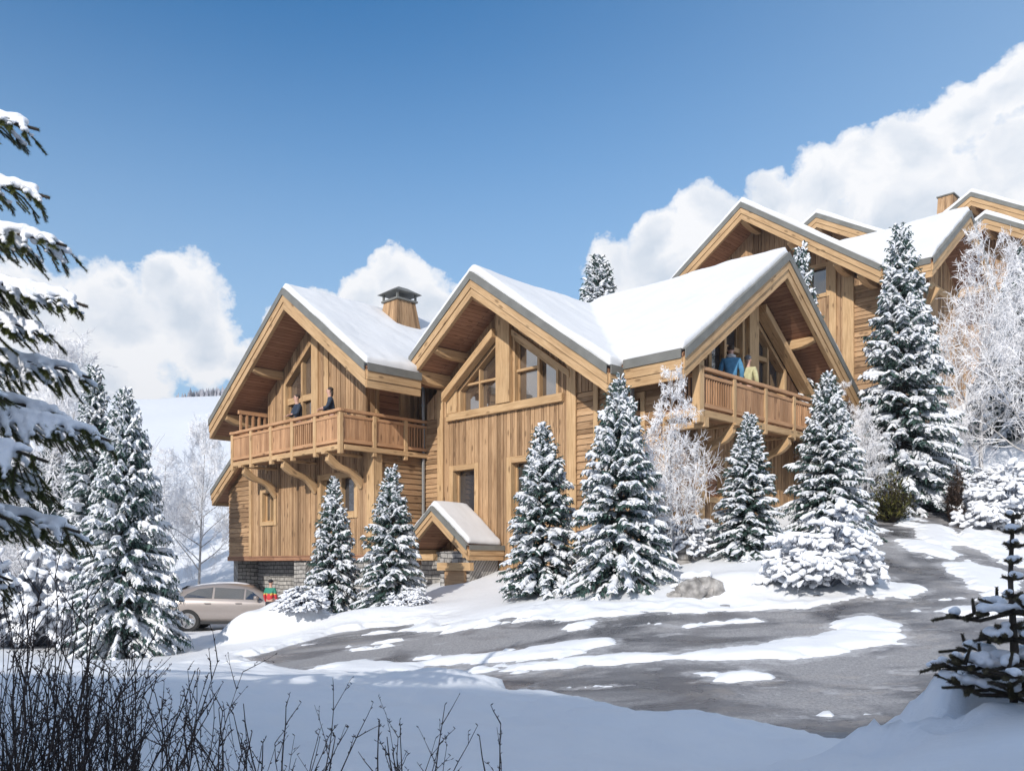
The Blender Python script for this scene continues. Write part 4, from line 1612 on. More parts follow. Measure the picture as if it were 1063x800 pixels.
# ------------------------------------------------------------------ frosted deciduous trees
def frost_tree_meshes(name, h, seed, spread=0.42, twigs=1.0, thick=1.0):
    rnd = random.Random(seed)
    tr, fr = MB(), MB()
    segs = [0]

    def grow(p, d, L, r, lev):
        n = 4 if lev < 2 else 3
        pts = [p]
        dd = d.copy()
        for i in range(n):
            dd = (dd + Vector((rnd.uniform(-.16, .16), rnd.uniform(-.16, .16), rnd.uniform(-.10, .14) - (0.10 if lev > 2 else 0)))).normalized()
            pts.append(pts[-1] + dd * L / n)
        rr = [r * (1 - .55 * i / n) for i in range(n + 1)]
        (tr if lev < 2 else fr).tube(pts, rr, 5 if lev < 2 else 3, False)
        segs[0] += 1
        if lev >= 4 or L < 0.10:
            return
        kids = int((4, 5, 5, 4)[lev] * (twigs if lev > 0 else 1) + rnd.random() * 1.5)
        for k in range(kids):
            f = rnd.uniform(.25, 1.0)
            i = min(int(f * n), n - 1)
            q = pts[i].lerp(pts[i + 1], f * n - i)
            ang = math.radians(rnd.uniform(28, 62))
            az = rnd.uniform(0, 6.28)
            a = dd.cross(Vector((math.cos(az), math.sin(az), .3))).normalized()
            nd = (dd * math.cos(ang) + a * math.sin(ang)).normalized()
            grow(q, nd, L * rnd.uniform(.42, .66), max(r * .48, 0.0055 * thick), lev + 1)

    # central stem with side limbs
    pts = [Vector((0, 0, -.3))]
    d = Vector((0, 0, 1))
    ns = 9
    for i in range(ns):
        d = (d + Vector((rnd.uniform(-.06, .06), rnd.uniform(-.06, .06), .1))).normalized()
        pts.append(pts[-1] + d * (h + .3) / ns)
    r0 = 0.011 * h + .012
    tr.tube(pts, [r0 * (1 - .88 * i / ns) for i in range(ns + 1)], 6, False)
    nl = int(15 * twigs + 6)
    for k in range(nl):
        f = 0.16 + .82 * (k + rnd.random()) / nl
        i = min(int(f * ns), ns - 1)
        q = pts[i].lerp(pts[i + 1], f * ns - i)
        az = k * 2.4 + rnd.uniform(-.4, .4)
        el = math.radians(rnd.uniform(22, 55))
        nd = Vector((math.cos(az) * math.cos(el), math.sin(az) * math.cos(el), math.sin(el)))
        L = h * spread * (1.06 - f * .85) * rnd.uniform(.7, 1.15)
        grow(q, nd, L, max(r0 * .42 * (1.1 - f), .008), 1)
    return tr.mesh(name + '_trunk', M['frost_bark'], True), fr.mesh(name + '_twigs', M['frost'], False)


FT = {'birch': (4.4, frost_tree_meshes('birch', 4.4, 5, .36, 1.3, 1.15)),
      'wide': (6.0, frost_tree_meshes('wide', 6.0, 9, .40, 1.3, 0.95)),
      'bushy': (5.0, frost_tree_meshes('bushy', 5.0, 14, .44, 1.35, 1.15))}


def frost_tree(kind, u, Y, vtop, label, rot=0, wide=1.0, zbase=None):
    h0, ms = FT[kind]
    x = at(u, Y)
    z = ground_z(x, Y) - .05 if zbase is None else zbase
    h = (586 - vtop) / 895 * Y - z
    e = empty('birch_tree', (x, Y, z), rot)
    e.scale = (h / h0 * wide, h / h0 * wide, h / h0)
    tag(e, label, 'tree', 'frosted leafless trees')
    for nm, me in zip(('trunk', 'crown'), ms):
        o = link(bpy.data.objects.new(nm, me))
        o.parent = e


frost_tree('birch', 697, 17.6, 386, 'frost-white birch against the wall under the wing balcony', 0.5, .78)
frost_tree('wide', 1018, 25.5, 252, 'large frost-white birch right beside the tallest spruce', 1.5, .8)
frost_tree('wide', 1068, 24.0, 268, 'large frost-white birch cut by the edge of the picture below the topmost chalet', 3.9, .8)
frost_tree('bushy', 895, 22.5, 425, 'low frost-white tree squeezed between two snowy spruces', 2.2, .7)
frost_tree('bushy', 64, 29.0, 352, 'tall frosted tree behind the near snowy spruce boughs', 0.2, .85)
frost_tree('bushy', 206, 34.0, 440, 'frosted birch on the snow between the broad spruce and the stone base', 4.1, .62)
frost_tree('birch', 172, 40.0, 468, 'pale frosted tree farther off, touching the tip of the broad spruce', 1.1, 1.0)
frost_tree('birch', 30, 22.0, 520, 'low frosted tree among the bare shrubs at the picture edge', 2.9, 1.2)
frost_tree('birch', 862, 23.5, 402, 'frosted tree half hidden behind the spruce by the wing balcony', 5.0, .8)


# ------------------------------------------------------------------ snow-laden shrubs
def shrub_meshes(name, w, h, seed, n=60, ball=0.1):
    """dome of twigs bowed under clumps of snow"""
    rnd = random.Random(seed)
    tw, fr, sn = MB(), MB(), []
    lobes = [(k * .8 + rnd.uniform(-.3, .3), rnd.uniform(.35, .72) * w, rnd.uniform(.28, .5) * w, rnd.uniform(.5, .98) * h) for k in range(8)] + [(0, 0, .5 * w, h * .92)]
    for k in range(n):
        la, lr, ls, lh = rnd.choice(lobes)
        az = rnd.uniform(0, 6.283)
        rad = ls * rnd.random() ** .5
        end = Vector((lr * math.cos(la) + rad * math.cos(az), lr * math.sin(la) + rad * math.sin(az), 0))
        end.z = lh * max(.08, 1 - (rad / ls) ** 2 * .8) * rnd.choice((1, 1, 1, .8, .5))
        start = Vector((end.x * .2, end.y * .2, 0))
        mid = start.lerp(end, .55) + Vector((0, 0, end.z * .25))
        tw.tube([start, mid, end], [.018, .011, .005], 4, False)
        out = Vector((end.x, end.y, 0))
        out = out.normalized() if out.length > .05 else Vector((1, 0, 0))
        for j in range(rnd.choice((2, 3, 4))):
            a2 = math.atan2(out.y, out.x) + rnd.uniform(-1.3, 1.3)
            d = Vector((math.cos(a2), math.sin(a2), rnd.uniform(-.9, .1))).normalized()
            ln = ball * rnd.uniform(1.2, 2.6)
            e = end + d * ln
            tw.tube([end, e], [.006, .003], 3, False)
            sd = Vector((-d.y, d.x, 0)).normalized()
            for q in range(12):
                f = rnd.random()
                p = end.lerp(e, f)
                o = d * rnd.uniform(0, .6) + sd * rnd.uniform(-.8, .8) + Vector((0, 0, rnd.uniform(-1, -.1)))
                fr.tri(p - d * .008, p + d * .008, p + o.normalized() * ball * rnd.uniform(.4, .9))
            m = rnd.choice((2, 3))
            for q in range(m):
                c = end.lerp(e, (q + .3) / m) + Vector((rnd.uniform(-.2, .2), rnd.uniform(-.2, .2), .25)) * ball
                s = ball * rnd.uniform(.32, .72)
                mt = Matrix.Translation(c) @ d.to_track_quat('X', 'Z').to_matrix().to_4x4() @ Matrix.Diagonal((s * rnd.uniform(1.0, 1.7), s * rnd.uniform(.6, 1.0), s * rnd.uniform(.45, .7), 1))
                sn.append(mt)
    me = ico_blobs(name + '_snow', sn, M['tree_snow'])
    lump_noise(me, [(1.5 / ball, ball * .30), (4 / ball, ball * .10)])
    base = len(tw.v)
    tw.v.extend(fr.v)
    tw.f.extend(tuple(i + base for i in f) for f in fr.f)
    tw.uv = []
    return tw.mesh(name + '_twigs', M['grey_twig']), me


SH = {'round': (1.25, 1.6, shrub_meshes('round', 1.0, 1.5, 2, 300, .115)),
      'low': (0.7, 0.9, shrub_meshes('low', .7, .9, 6, 230, .08))}


def shrub(kind, u, Y, vtop, rad, label, rot=0, sink=.06):
    w0, h0, ms = SH[kind]
    w0 = 1.0 if kind == 'round' else .7
    h0 = 1.5 if kind == 'round' else .9
    x = at(u, Y)
    z = ground_z(x, Y) - sink
    h = (586 - vtop) / 895 * Y - z
    e = empty('snowy_shrub', (x, Y, z), rot)
    e.scale = (rad / w0, rad / w0, h / h0)
    tag(e, label, 'shrub', 'snow-laden shrubs')
    for nm, me in zip(('branches', 'snow_cover'), ms):
        o = link(bpy.data.objects.new('branch_crown' if nm == 'branches' else nm, me))
        o.parent = e


shrub('round', 854, 15.2, 520, 1.02, 'round snow-laden bush at the inner bend of the road', 2.6)
shrub('low', 312, 18.7, 606, .55, 'small snow-laden bush beside the person in the red and green jacket')
shrub('round', 1048, 22.0, 478, 1.2, 'snow-laden bush across the side road near the picture edge', 2.0)
shrub('low', 962, 24.0, 484, .85, 'snow-laden bush between the green and the brown bush', 1.0)
shrub('low', 715, 18.6, 532, .9, 'snow-laden bush under the frosted birch by the wing', 3.0)
shrub('low', 30, 19.0, 560, 1.5, 'snow-laden bush low beside the broad spruce behind bare shrubs', 4.0)
shrub('low', 425, 19.4, 608, .45, 'smallest snow-laden bush at the foot of the spruce by the entrance canopy', 5.0)
shrub('low', 1010, 25.0, 482, .9, 'snow-laden bush right of the brown bush under the birches', 5.5)


def leaf_bush(name, u, Y, vtop, rad, mat, n, label, lens=(.1, .2)):
    rnd = random.Random(int(u))
    x = at(u, Y)
    z = ground_z(x, Y) - .03
    h = (586 - vtop) / 895 * Y - z
    e = empty(name, (x, Y, z))
    tag(e, label, 'shrub')
    st, lf, sn = MB(), MB(), MB()
    for k in range(n):
        az = rnd.uniform(0, 6.283)
        ra = rad * math.sqrt(rnd.random())
        zt = h * (1 - (ra / rad) ** 2 * .7) * rnd.uniform(.5, 1.05)
        end = Vector((ra * math.cos(az), ra * math.sin(az), zt))
        st.tube([(0, 0, 0), end * .5 + Vector((0, 0, .05)), end], [.012, .008, .003], 3, False)
        for q in range(12):
            f = rnd.uniform(.35, 1)
            p = end * f
            d = Vector((rnd.uniform(-1, 1), rnd.uniform(-1, 1), rnd.uniform(-.5, .9))).normalized()
            s = d.cross(Vector((0, 0, 1))).normalized() * rnd.uniform(.015, .03)
            lf.quad(p, p + d * .06 + s, p + d * rnd.uniform(*lens), p + d * .06 - s)
    st.build('stem', M['twig'], e)
    lf.uv = []
    lf.build('foliage', mat, e)
    if sn.v:
        sn.uv = []
        sn.build('snow_cover', M['tree_snow'], e, True)


leaf_bush('green_shrub', 926, 21.9, 482, .62, M['green_leaf'], 150, 'olive green bush showing through the snow under the tallest spruce')
leaf_bush('brown_shrub', 992, 22.4, 476, .30, M['brown_leaf'], 130, 'rusty brown upright bush between snow-laden bushes')


# ------------------------------------------------------------------ bare shrubs close by
def bare_shrub(x, y, n, hmin, hmax, spread, seed, label):
    rnd = random.Random(seed)
    z = ground_z(x, y) - .05
    e = empty('bare_shrub', (x, y, z))
    tag(e, label, 'shrub', 'leafless dark shrubs on the near snow')
    st, tw = MB(), MB()

    def stem(p, d, L, r, lev, mb):
        k = max(3, int(L / .07))
        pts = [p]
        dd = d.copy()
        for i in range(k):
            dd = (dd + Vector((rnd.uniform(-.11, .11), rnd.uniform(-.11, .11), rnd.uniform(-.02, .09)))).normalized()
            pts.append(pts[-1] + dd * L / k)
        mb.tube(pts, [r * (1 - .6 * i / k) for i in range(k + 1)], 4, True)
        for i in range(1, k + 1):
            # buds
            if rnd.random() < .75:
                q = pts[i]
                a = rnd.uniform(0, 6.28)
                o = Vector((math.cos(a), math.sin(a), .7)).normalized()
                b = q + o * r * 1.0
                tw.tube([b - o * .003, b + o * .004, b + o * .011], [r * .35 + .0006, r * .5 + .001, .0004], 4, False)
            if lev < 2 and rnd.random() < (.46 if lev == 0 else .3):
                a = rnd.uniform(0, 6.28)
                ang = math.radians(rnd.uniform(22, 50))
                s = dd.cross(Vector((math.cos(a), math.sin(a), .2))).normalized()
                stem(pts[i], (dd * math.cos(ang) + s * math.sin(ang)).normalized(), L * rnd.uniform(.18, .5) * (1 - .5 * i / k), r * .6, lev + 1, tw)

    for k in range(n):
        a = rnd.uniform(0, 6.283)
        ra = spread * math.sqrt(rnd.random())
        p = Vector((ra * math.cos(a) * .8, ra * math.sin(a) * .5, 0))
        lean = rnd.uniform(.02, .55)
        d = Vector((math.cos(a) * lean, math.sin(a) * lean * .6, 1)).normalized()
        stem(p, d, rnd.uniform(hmin, hmax), rnd.uniform(.0020, .0048), 0, st)
    st.uv, tw.uv = [], []
    k0 = len(st.v)
    st.v.extend(tw.v)
    st.f.extend(tuple(i + k0 for i in f) for f in tw.f)
    st.build('stems', M['twig'], e, True)


bare_shrub(at(-10, 3.3), 3.3, 60, .6, 1.05, .34, 1, 'thickest tangle of bare dark twigs at the picture edge under the near boughs')
bare_shrub(at(50, 3.4), 3.4, 46, .45, .85, .28, 2, 'leafless dark shrub standing close beside the thickest tangle of twigs')
bare_shrub(at(105, 3.5), 3.5, 40, .45, .80, .26, 3, 'leafless dark shrub in front of the trunk foot of the broad spruce')
bare_shrub(at(165, 3.5), 3.5, 30, .35, .70, .24, 4, 'medium leafless shrub in front of the parked car side')
bare_shrub(at(228, 3.4), 3.4, 18, .30, .60, .2, 5, 'leafless shrub with upright dark rods below the snow heap')
bare_shrub(at(290, 3.4), 3.4, 18, .30, .58, .22, 6, 'leafless shrub with upright dark rods below the small laden bush')
bare_shrub(at(425, 3.4), 3.4, 12, .26, .50, .2, 7, 'low fan of dark twigs on the open snow below the entrance canopy')
bare_shrub(at(520, 3.4), 3.4, 3, .28, .40, .05, 8, 'tiny clump of two or three dark twigs standing apart on the open snow')


# ------------------------------------------------------------------ the near spruce with laden boughs
def brush(mb, core, pts, rnd, r_core, nlen, per_m, nw=0.0011, droop=0.0):
    """a twig clothed in needles"""
    P = [Vector(p) for p in pts]
    core.tube(P, [r_core * (1 - .5 * i / (len(P) - 1)) for i in range(len(P))], 5, True)
    for i in range(len(P) - 1):
        a, b = P[i], P[i + 1]
        L = (b - a).length
        if L < 1e-5:
            continue
        d = (b - a) / L
        h = Vector((0, 0, 1)) if abs(d.z) < .9 else Vector((1, 0, 0))
        s = d.cross(h).normalized()
        t = s.cross(d)
        for k in range(max(1, int(L * per_m))):
            f = rnd.random()
            p = a.lerp(b, f)
            an = rnd.uniform(0, 6.283)
            o = s * math.cos(an) + t * math.sin(an)
            e = p + (d * rnd.uniform(.5, .95) + o).normalized() * nlen * rnd.uniform(.7, 1.15)
            w = d.cross(o) * nw
            mb.tri(p + w, p - w, e)


def snow_union(name, balls, voxel, parent, mat, amp=.01, freq=9.0):
    me = ico_blobs(name, [Matrix.Translation(c) @ rot @ Matrix.Diagonal((sx, sy, sz, 1)) for c, sx, sy, sz, rot in balls], mat)
    o = link(bpy.data.objects.new(name, me))
    m = o.modifiers.new('r', 'REMESH')
    m.mode = 'VOXEL'
    m.voxel_size = voxel
    s = o.modifiers.new('s', 'SMOOTH')
    s.iterations = 4
    s.factor = .5
    bake(o)
    smooth_all(o)
    lump_noise(o.data, [(freq, amp)])
    o.parent = parent
    return o


tx, ty = -3.75, 4.25
tz = ground_z(tx, ty) - .1
NS = empty('spruce_tree', (tx, ty, tz))
tag(NS, 'very close spruce whose snow-covered boughs reach in from the picture edge', 'tree')
m = MB()
m.tube([(0, 0, -.3), (0, 0, 2), (.03, .02, 5.2)], [.15, .11, .02], 12)
m.build('trunk', M['bark'], NS, True)


def bough(tip, seed, width=.42, snow=1.0, z_att=None):
    rnd = random.Random(seed)
    tipv = Vector(tip) - Vector((tx, ty, tz))
    hl = math.hypot(tipv.x, tipv.y)
    st = Vector((0, 0, tipv.z + .42 * hl + rnd.uniform(-.05, .05)))
    dirh = Vector((tipv.x, tipv.y, 0)).normalized()
    side = Vector((-dirh.y, dirh.x, 0))
    ne, co = MB(), MB()
    n = 12

    def sp(s):
        p = st.lerp(tipv, s)
        return p + Vector((0, 0, -.16 * hl * math.sin(PI * s) * (1 - s) + .05 * hl * max(0, s - .7)))
    core = [sp(i / n) for i in range(n + 1)]
    co.tube(core, [.018 * (1 - .8 * i / n) + .003 for i in range(n + 1)], 6)
    balls = []
    brush(ne, co, [sp(x) for x in (.7, .8, .9, 1.0)], rnd, .004, .018, 2600)
    L = hl
    m_ = int(L / .085)
    for i in range(m_):
        s = .25 + .74 * i / m_
        for sg in (-1, 1):
            if rnd.random() < .08:
                continue
            ln = width * (1.12 - .78 * s) * rnd.uniform(.75, 1.15)
            ang = math.radians(rnd.uniform(38, 58))
            d = dirh * math.cos(ang) + side * sg * math.sin(ang) + Vector((0, 0, rnd.uniform(-1.0, -.35)))
            d.normalize()
            p = sp(s)
            pts = [p, p + d * ln * .5 + Vector((0, 0, .015)), p + d * ln + Vector((0, 0, -.05 * ln))]
            brush(ne, co, pts, rnd, .0045, .019, 2600)
            # secondary twigs
            for q in (.35, .6, .8):
                if rnd.random() < .75:
                    p2 = pts[0].lerp(pts[2], q)
                    for s2 in (-1, 1):
                        if rnd.random() < .3:
                            continue
                        d2 = (d + side * s2 * .6 * (1 if rnd.random() < .8 else -1) + Vector((0, 0, rnd.uniform(-.7, -.05)))).normalized()
                        brush(ne, co, [p2, p2 + d2 * ln * .38 * rnd.uniform(.7, 1.2)], rnd, .0035, .018, 2600)
            if rnd.random() < .8 * snow:
                e = rnd.uniform(.6, .97)
                k = max(3, int(ln * e / .028))
                for j in range(k):
                    f = e * j / (k - 1)
                    c = pts[0].lerp(pts[2], f)
                    r = .0185 * (1.2 - .45 * f) * rnd.uniform(.8, 1.25)
                    balls.append((c + Vector((0, 0, .016)), r * 1.15, r * 1.15, r * .85, Matrix.Identity(4)))
    for j in range(int(L / .035)):
        s = .2 + .76 * j / int(L / .035)
        r = .034 * (1.1 - .5 * s) * rnd.uniform(.75, 1.3)
        balls.append((sp(s) + Vector((rnd.uniform(-.01, .01), rnd.uniform(-.01, .01), .028)), r * 1.25, r * 1.25, r * .8, Matrix.Identity(4)))
    ne.uv, co.uv = [], []
    b = co.build('bough', M['bark'], NS, True)
    o = ne.build('needles', M['near_needles'], b)
    snow_union('bough_snow', balls, .0095, b, M['bough_snow'], .008, 14)


def px(u, v, Y):
    return ((u - 531.5) / 895 * Y, Y, (586 - v) / 895 * Y)


# tips of the boughs in metres
for i, (t, wd) in enumerate([((-2.28, 4.15, 2.07), .34), ((-2.2, 4.1, 1.72), .36), ((-2.12, 4.1, 1.49), .40), ((-2.02, 4.1, 1.20), .42),
                             ((-2.24, 4.2, 1.09), .40), ((-1.91, 4.1, .56), .46), ((-2.2, 4.3, .70), .44), ((-2.08, 4.15, .13), .46),
                             ((-2.35, 4.4, .36), .44), ((-2.02, 3.75, .42), .5), ((-2.12, 3.65, .16), .48), ((-2.3, 3.85, -.12), .46), ((-2.3, 3.75, .74), .44), ((-2.2, 4.5, .95), .44), ((-2.45, 4.0, .88), .40), ((-2.5, 4.5, 1.38), .40), ((-2.55, 4.4, -.1), .42)]):
    bough(t, 100 + i, wd)
for i, (az, z) in enumerate([(1.9, 1.6), (3.0, 1.0), (4.2, 1.7), (5.0, .7), (2.5, .2)]):
    bough((tx + 1.3 * math.cos(az), ty + 1.3 * math.sin(az), z), 200 + i, .4, .8)

# ------------------------------------------------------------------ dark sapling
sx_, sy_ = 2.47, 4.25
sz_ = ground_z(sx_, sy_) - .08
SP = empty('fir_sapling', (sx_, sy_, sz_))
tag(SP, 'dark knobbly fir sapling with snow pads, rising from a clumped snow mound', 'tree')
rnd = random.Random(9)
ne, co = MB(), MB()
top = .235 - sz_
tp = [(0, 0, 0), (.012, 0, top * .35), (-.008, .01, top * .7), (0, 0, top)]
co.tube(tp, [.02, .017, .012, .008], 7)
brush(ne, co, [(.003, 0, top * .25), (-.003, .01, top * .6), (-.006, .01, top * .8), (0, 0, top)], rnd, .014, .021, 4200, .0021)
balls = []
br = []
# whorls: height below top, number, length
for wz, nb, ln in ((.0, 3, .035), (.07, 5, .045), (.14, 4, .05), (.22, 5, .04), (.30, 4, .045), (.39, 4, .05), (.47, 4, .30), (.54, 4, .08), (.60, 4, .16), (.70, 6, .40), (.78, 5, .36), (.88, 6, .36)):
    a0 = {.47: 3.05, .60: 3.5, .70: 2.95, .78: 3.4, .88: 3.1}.get(wz, rnd.uniform(0, 6))
    for k in range(nb):
        az = a0 + 6.283 * k / nb + rnd.uniform(-.15, .15)
        d = Vector((math.cos(az), math.sin(az), rnd.uniform(-.25, .25)))
        p = Vector((0, 0, top - wz))
        l = ln * rnd.uniform(.8, 1.1)
        pts = [p, p + d * l * .5 + Vector((0, 0, -.05 * l)), p + d * l + Vector((0, 0, .10 * l))]
        thick = .0115
        brush(ne, co, pts, rnd, thick, .021, 4200, .0021)
        sd = Vector((-d.y, d.x, 0)).normalized()
        if l > .13:
            for q in (.38, .62, .85):
                for s2 in (-1, 1):
                    if rnd.random() < .7:
                        p2 = pts[0].lerp(pts[2], q)
                        d2 = (d * .8 + sd * s2 * .8 + Vector((0, 0, rnd.uniform(-.45, .5)))).normalized()
                        l2 = l * (.40 - .18 * q) * rnd.uniform(.7, 1.2) + .03
                        brush(ne, co, [p2, p2 + d2 * l2], rnd, .0105, .019, 4200, .0021)
                        if rnd.random() < .35:
                            for j in range(3):
                                r = rnd.uniform(.014, .024)
                                balls.append((p2 + d2 * l2 * (.2 + .22 * j) + Vector((0, 0, .022)), r * 1.2, r * 1.2, r, Matrix.Identity(4)))
            if rnd.random() < .7:
                p2 = pts[0].lerp(pts[2], rnd.uniform(.4, .85))
                brush(ne, co, [p2, p2 + Vector((rnd.uniform(-.03, .03), 0, rnd.uniform(.05, .10)))], rnd, .011, .019, 4200, .0021)
            k0 = rnd.uniform(.05, .45)
            for j in range(int(l / .03)):
                f = k0 + .5 * j / int(l / .03 + 1)
                r = rnd.uniform(.013, .030)
                balls.append((pts[0].lerp(pts[2], f) + Vector((rnd.uniform(-.015, .015), rnd.uniform(-.015, .015), .03)), r * 1.4, r * 1.3, r, Matrix.Identity(4)))
        elif rnd.random() < .45:
            r = rnd.uniform(.014, .022)
            balls.append((pts[1] + Vector((0, 0, .02)), r * 1.3, r * 1.3, r, Matrix.Identity(4)))
ne.uv, co.uv = [], []
t_ = co.build('trunk', M['bark'], SP, True)
ne.build('needles', M['dark_needles'], SP)
snow_union('snow_cover', balls, .008, SP, M['bough_snow'], .006, 18)


# ------------------------------------------------------------------ rocks and low wall
def rock(u, Y, sx, sy, sz, seed, label):
    x = at(u, Y)
    z = ground_z(x, Y)
    rnd = random.Random(seed)
    bm = bmesh.new()
    for k in range(3):
        off = Vector((rnd.uniform(-.45, .45), rnd.uniform(-.3, .3), rnd.uniform(-.3, .25)))
        vs = []
        for q in range(13):
            d = Vector((rnd.gauss(0, 1), rnd.gauss(0, 1), rnd.gauss(0, .9))).normalized() * rnd.uniform(.55, .8)
            vs.append(bm.verts.new(d + off))
        bmesh.ops.convex_hull(bm, input=vs)
    for v in [v for v in bm.verts if not v.link_faces]:
        bm.verts.remove(v)
    bmesh.ops.triangulate(bm, faces=bm.faces)
    bmesh.ops.subdivide_edges(bm, edges=bm.edges, cuts=4, use_grid_fill=True)
    for v in bm.verts:
        p = v.co.copy()
        v.co += mnoise.noise_vector(p * 2.6) * .17 + mnoise.noise_vector(p * 9) * .05
        v.co.x *= sx
        v.co.y *= sy
        v.co.z *= sz
    me = bpy.data.meshes.new('boulder')
    bm.to_mesh(me)
    bm.free()
    me.materials.append(M['rock'])
    o = link(bpy.data.objects.new('boulder', me))
    o.location = (x, Y, z + sz * .25)
    tag(o, label, 'rock')
    # snow cap lying in the hollow of the rock
    rnd = random.Random(seed)
    balls = [(Vector((rnd.uniform(-.5, .5) * sx, rnd.uniform(.0, .5) * sy, sz * (.72 + rnd.uniform(-.15, .1)))), sx * .3, sy * .4, sz * .25, Matrix.Identity(4)) for _ in range(5)]
    snow_union('snow_cap', balls, .03, o, M['tree_snow'], .02, 5)


rock(726, 15.25, .42, .3, .36, 3, 'jagged grey boulder poking out of the snow bank by the road')
rock(703, 15.35, .22, .18, .2, 8, 'small flat stone at the foot of the jagged grey boulder')
m = MB()
rnd = random.Random(3)
wx0, wx1 = at(702, 18.0), at(752, 18.6)
for r_ in range(4):
    x = wx0
    while x < wx1:
        w_ = rnd.uniform(.16, .34)
        f = (x - wx0) / (wx1 - wx0)
        y = 17.9 + .6 * f
        z = ground_z(x, y) - .15 + r_ * .135
        m.box(x, x + w_ - .012, y + rnd.uniform(-.03, .02), y + .35, z, z + .125)
        x += w_
lw = m.build('low_stone_wall', M['rock'], bevel=.015)
tag(lw, 'low dry stone retaining wall half buried in snow under the frosted birch', 'wall')

# ------------------------------------------------------------------ people
M['skin'] = plain('skin', (0.55, 0.33, 0.25), 0.6)
M['hair'] = plain('hair', (0.05, 0.035, 0.025), 0.7)
M['navy'] = plain('navy_cloth', (0.045, 0.06, 0.09), 0.8, 0, .2, 14, .3)
M['dark_cloth'] = plain('dark_cloth', (0.03, 0.03, 0.035), 0.85)
M['blue'] = plain('blue_jacket', (0.10, 0.28, 0.46), 0.75, 0, .2, 12, .25)
M['cream'] = plain('cream_jacket', (0.55, 0.52, 0.30), 0.8, 0, .2, 12, .2)
M['grey_wool'] = plain('grey_wool', (0.22, 0.22, 0.23), 0.9, 0, .2, 30, .3)
M['white_fur'] = plain('white_scarf', (0.7, 0.68, 0.66), 0.9, 0, .2, 25, .25)
M['red'] = plain('red_jacket', (0.55, 0.045, 0.05), 0.7)
M['green'] = plain('green_yoke', (0.03, 0.22, 0.15), 0.7)
M['yellow'] = plain('yellow_stripe', (0.6, 0.42, 0.08), 0.7)
M['shirt'] = plain('pale_shirt', (0.5, 0.52, 0.55), 0.8)


def skin(name, verts, edges, root, mat, parent, sub=2):
    """continuous surface grown round a skeleton; verts: name -> (x, y, z, r)"""
    keys = list(verts)
    me = bpy.data.meshes.new(name)
    me.from_pydata([verts[k][:3] for k in keys], [(keys.index(a), keys.index(b)) for a, b in edges], [])
    me.materials.append(mat)
    o = link(bpy.data.objects.new(name, me))
    o.modifiers.new('skin', 'SKIN')
    for i, k in enumerate(keys):
        sv = me.skin_vertices[0].data[i]
        r = verts[k][3]
        sv.radius = r if hasattr(r, '__len__') else (r, r)
        sv.use_root = (k == root)
    s = o.modifiers.new('sub', 'SUBSURF')
    s.levels = s.render_levels = sub
    bake(o)
    smooth_all(o)
    o.parent = parent
    return o


def ball(name, c, s, mat, parent, noise=0.0):
    bm = bmesh.new()
    bmesh.ops.create_icosphere(bm, subdivisions=3, radius=1, matrix=Matrix.Translation(c) @ Matrix.Diagonal((*s, 1)))
    if noise:
        for v in bm.verts:
            v.co += mnoise.noise_vector(v.co * 22) * noise
    me = bpy.data.meshes.new(name)
    bm.to_mesh(me)
    bm.free()
    me.materials.append(mat)
    o = link(bpy.data.objects.new(name, me))
    smooth_all(o)
    o.parent = parent
    return o


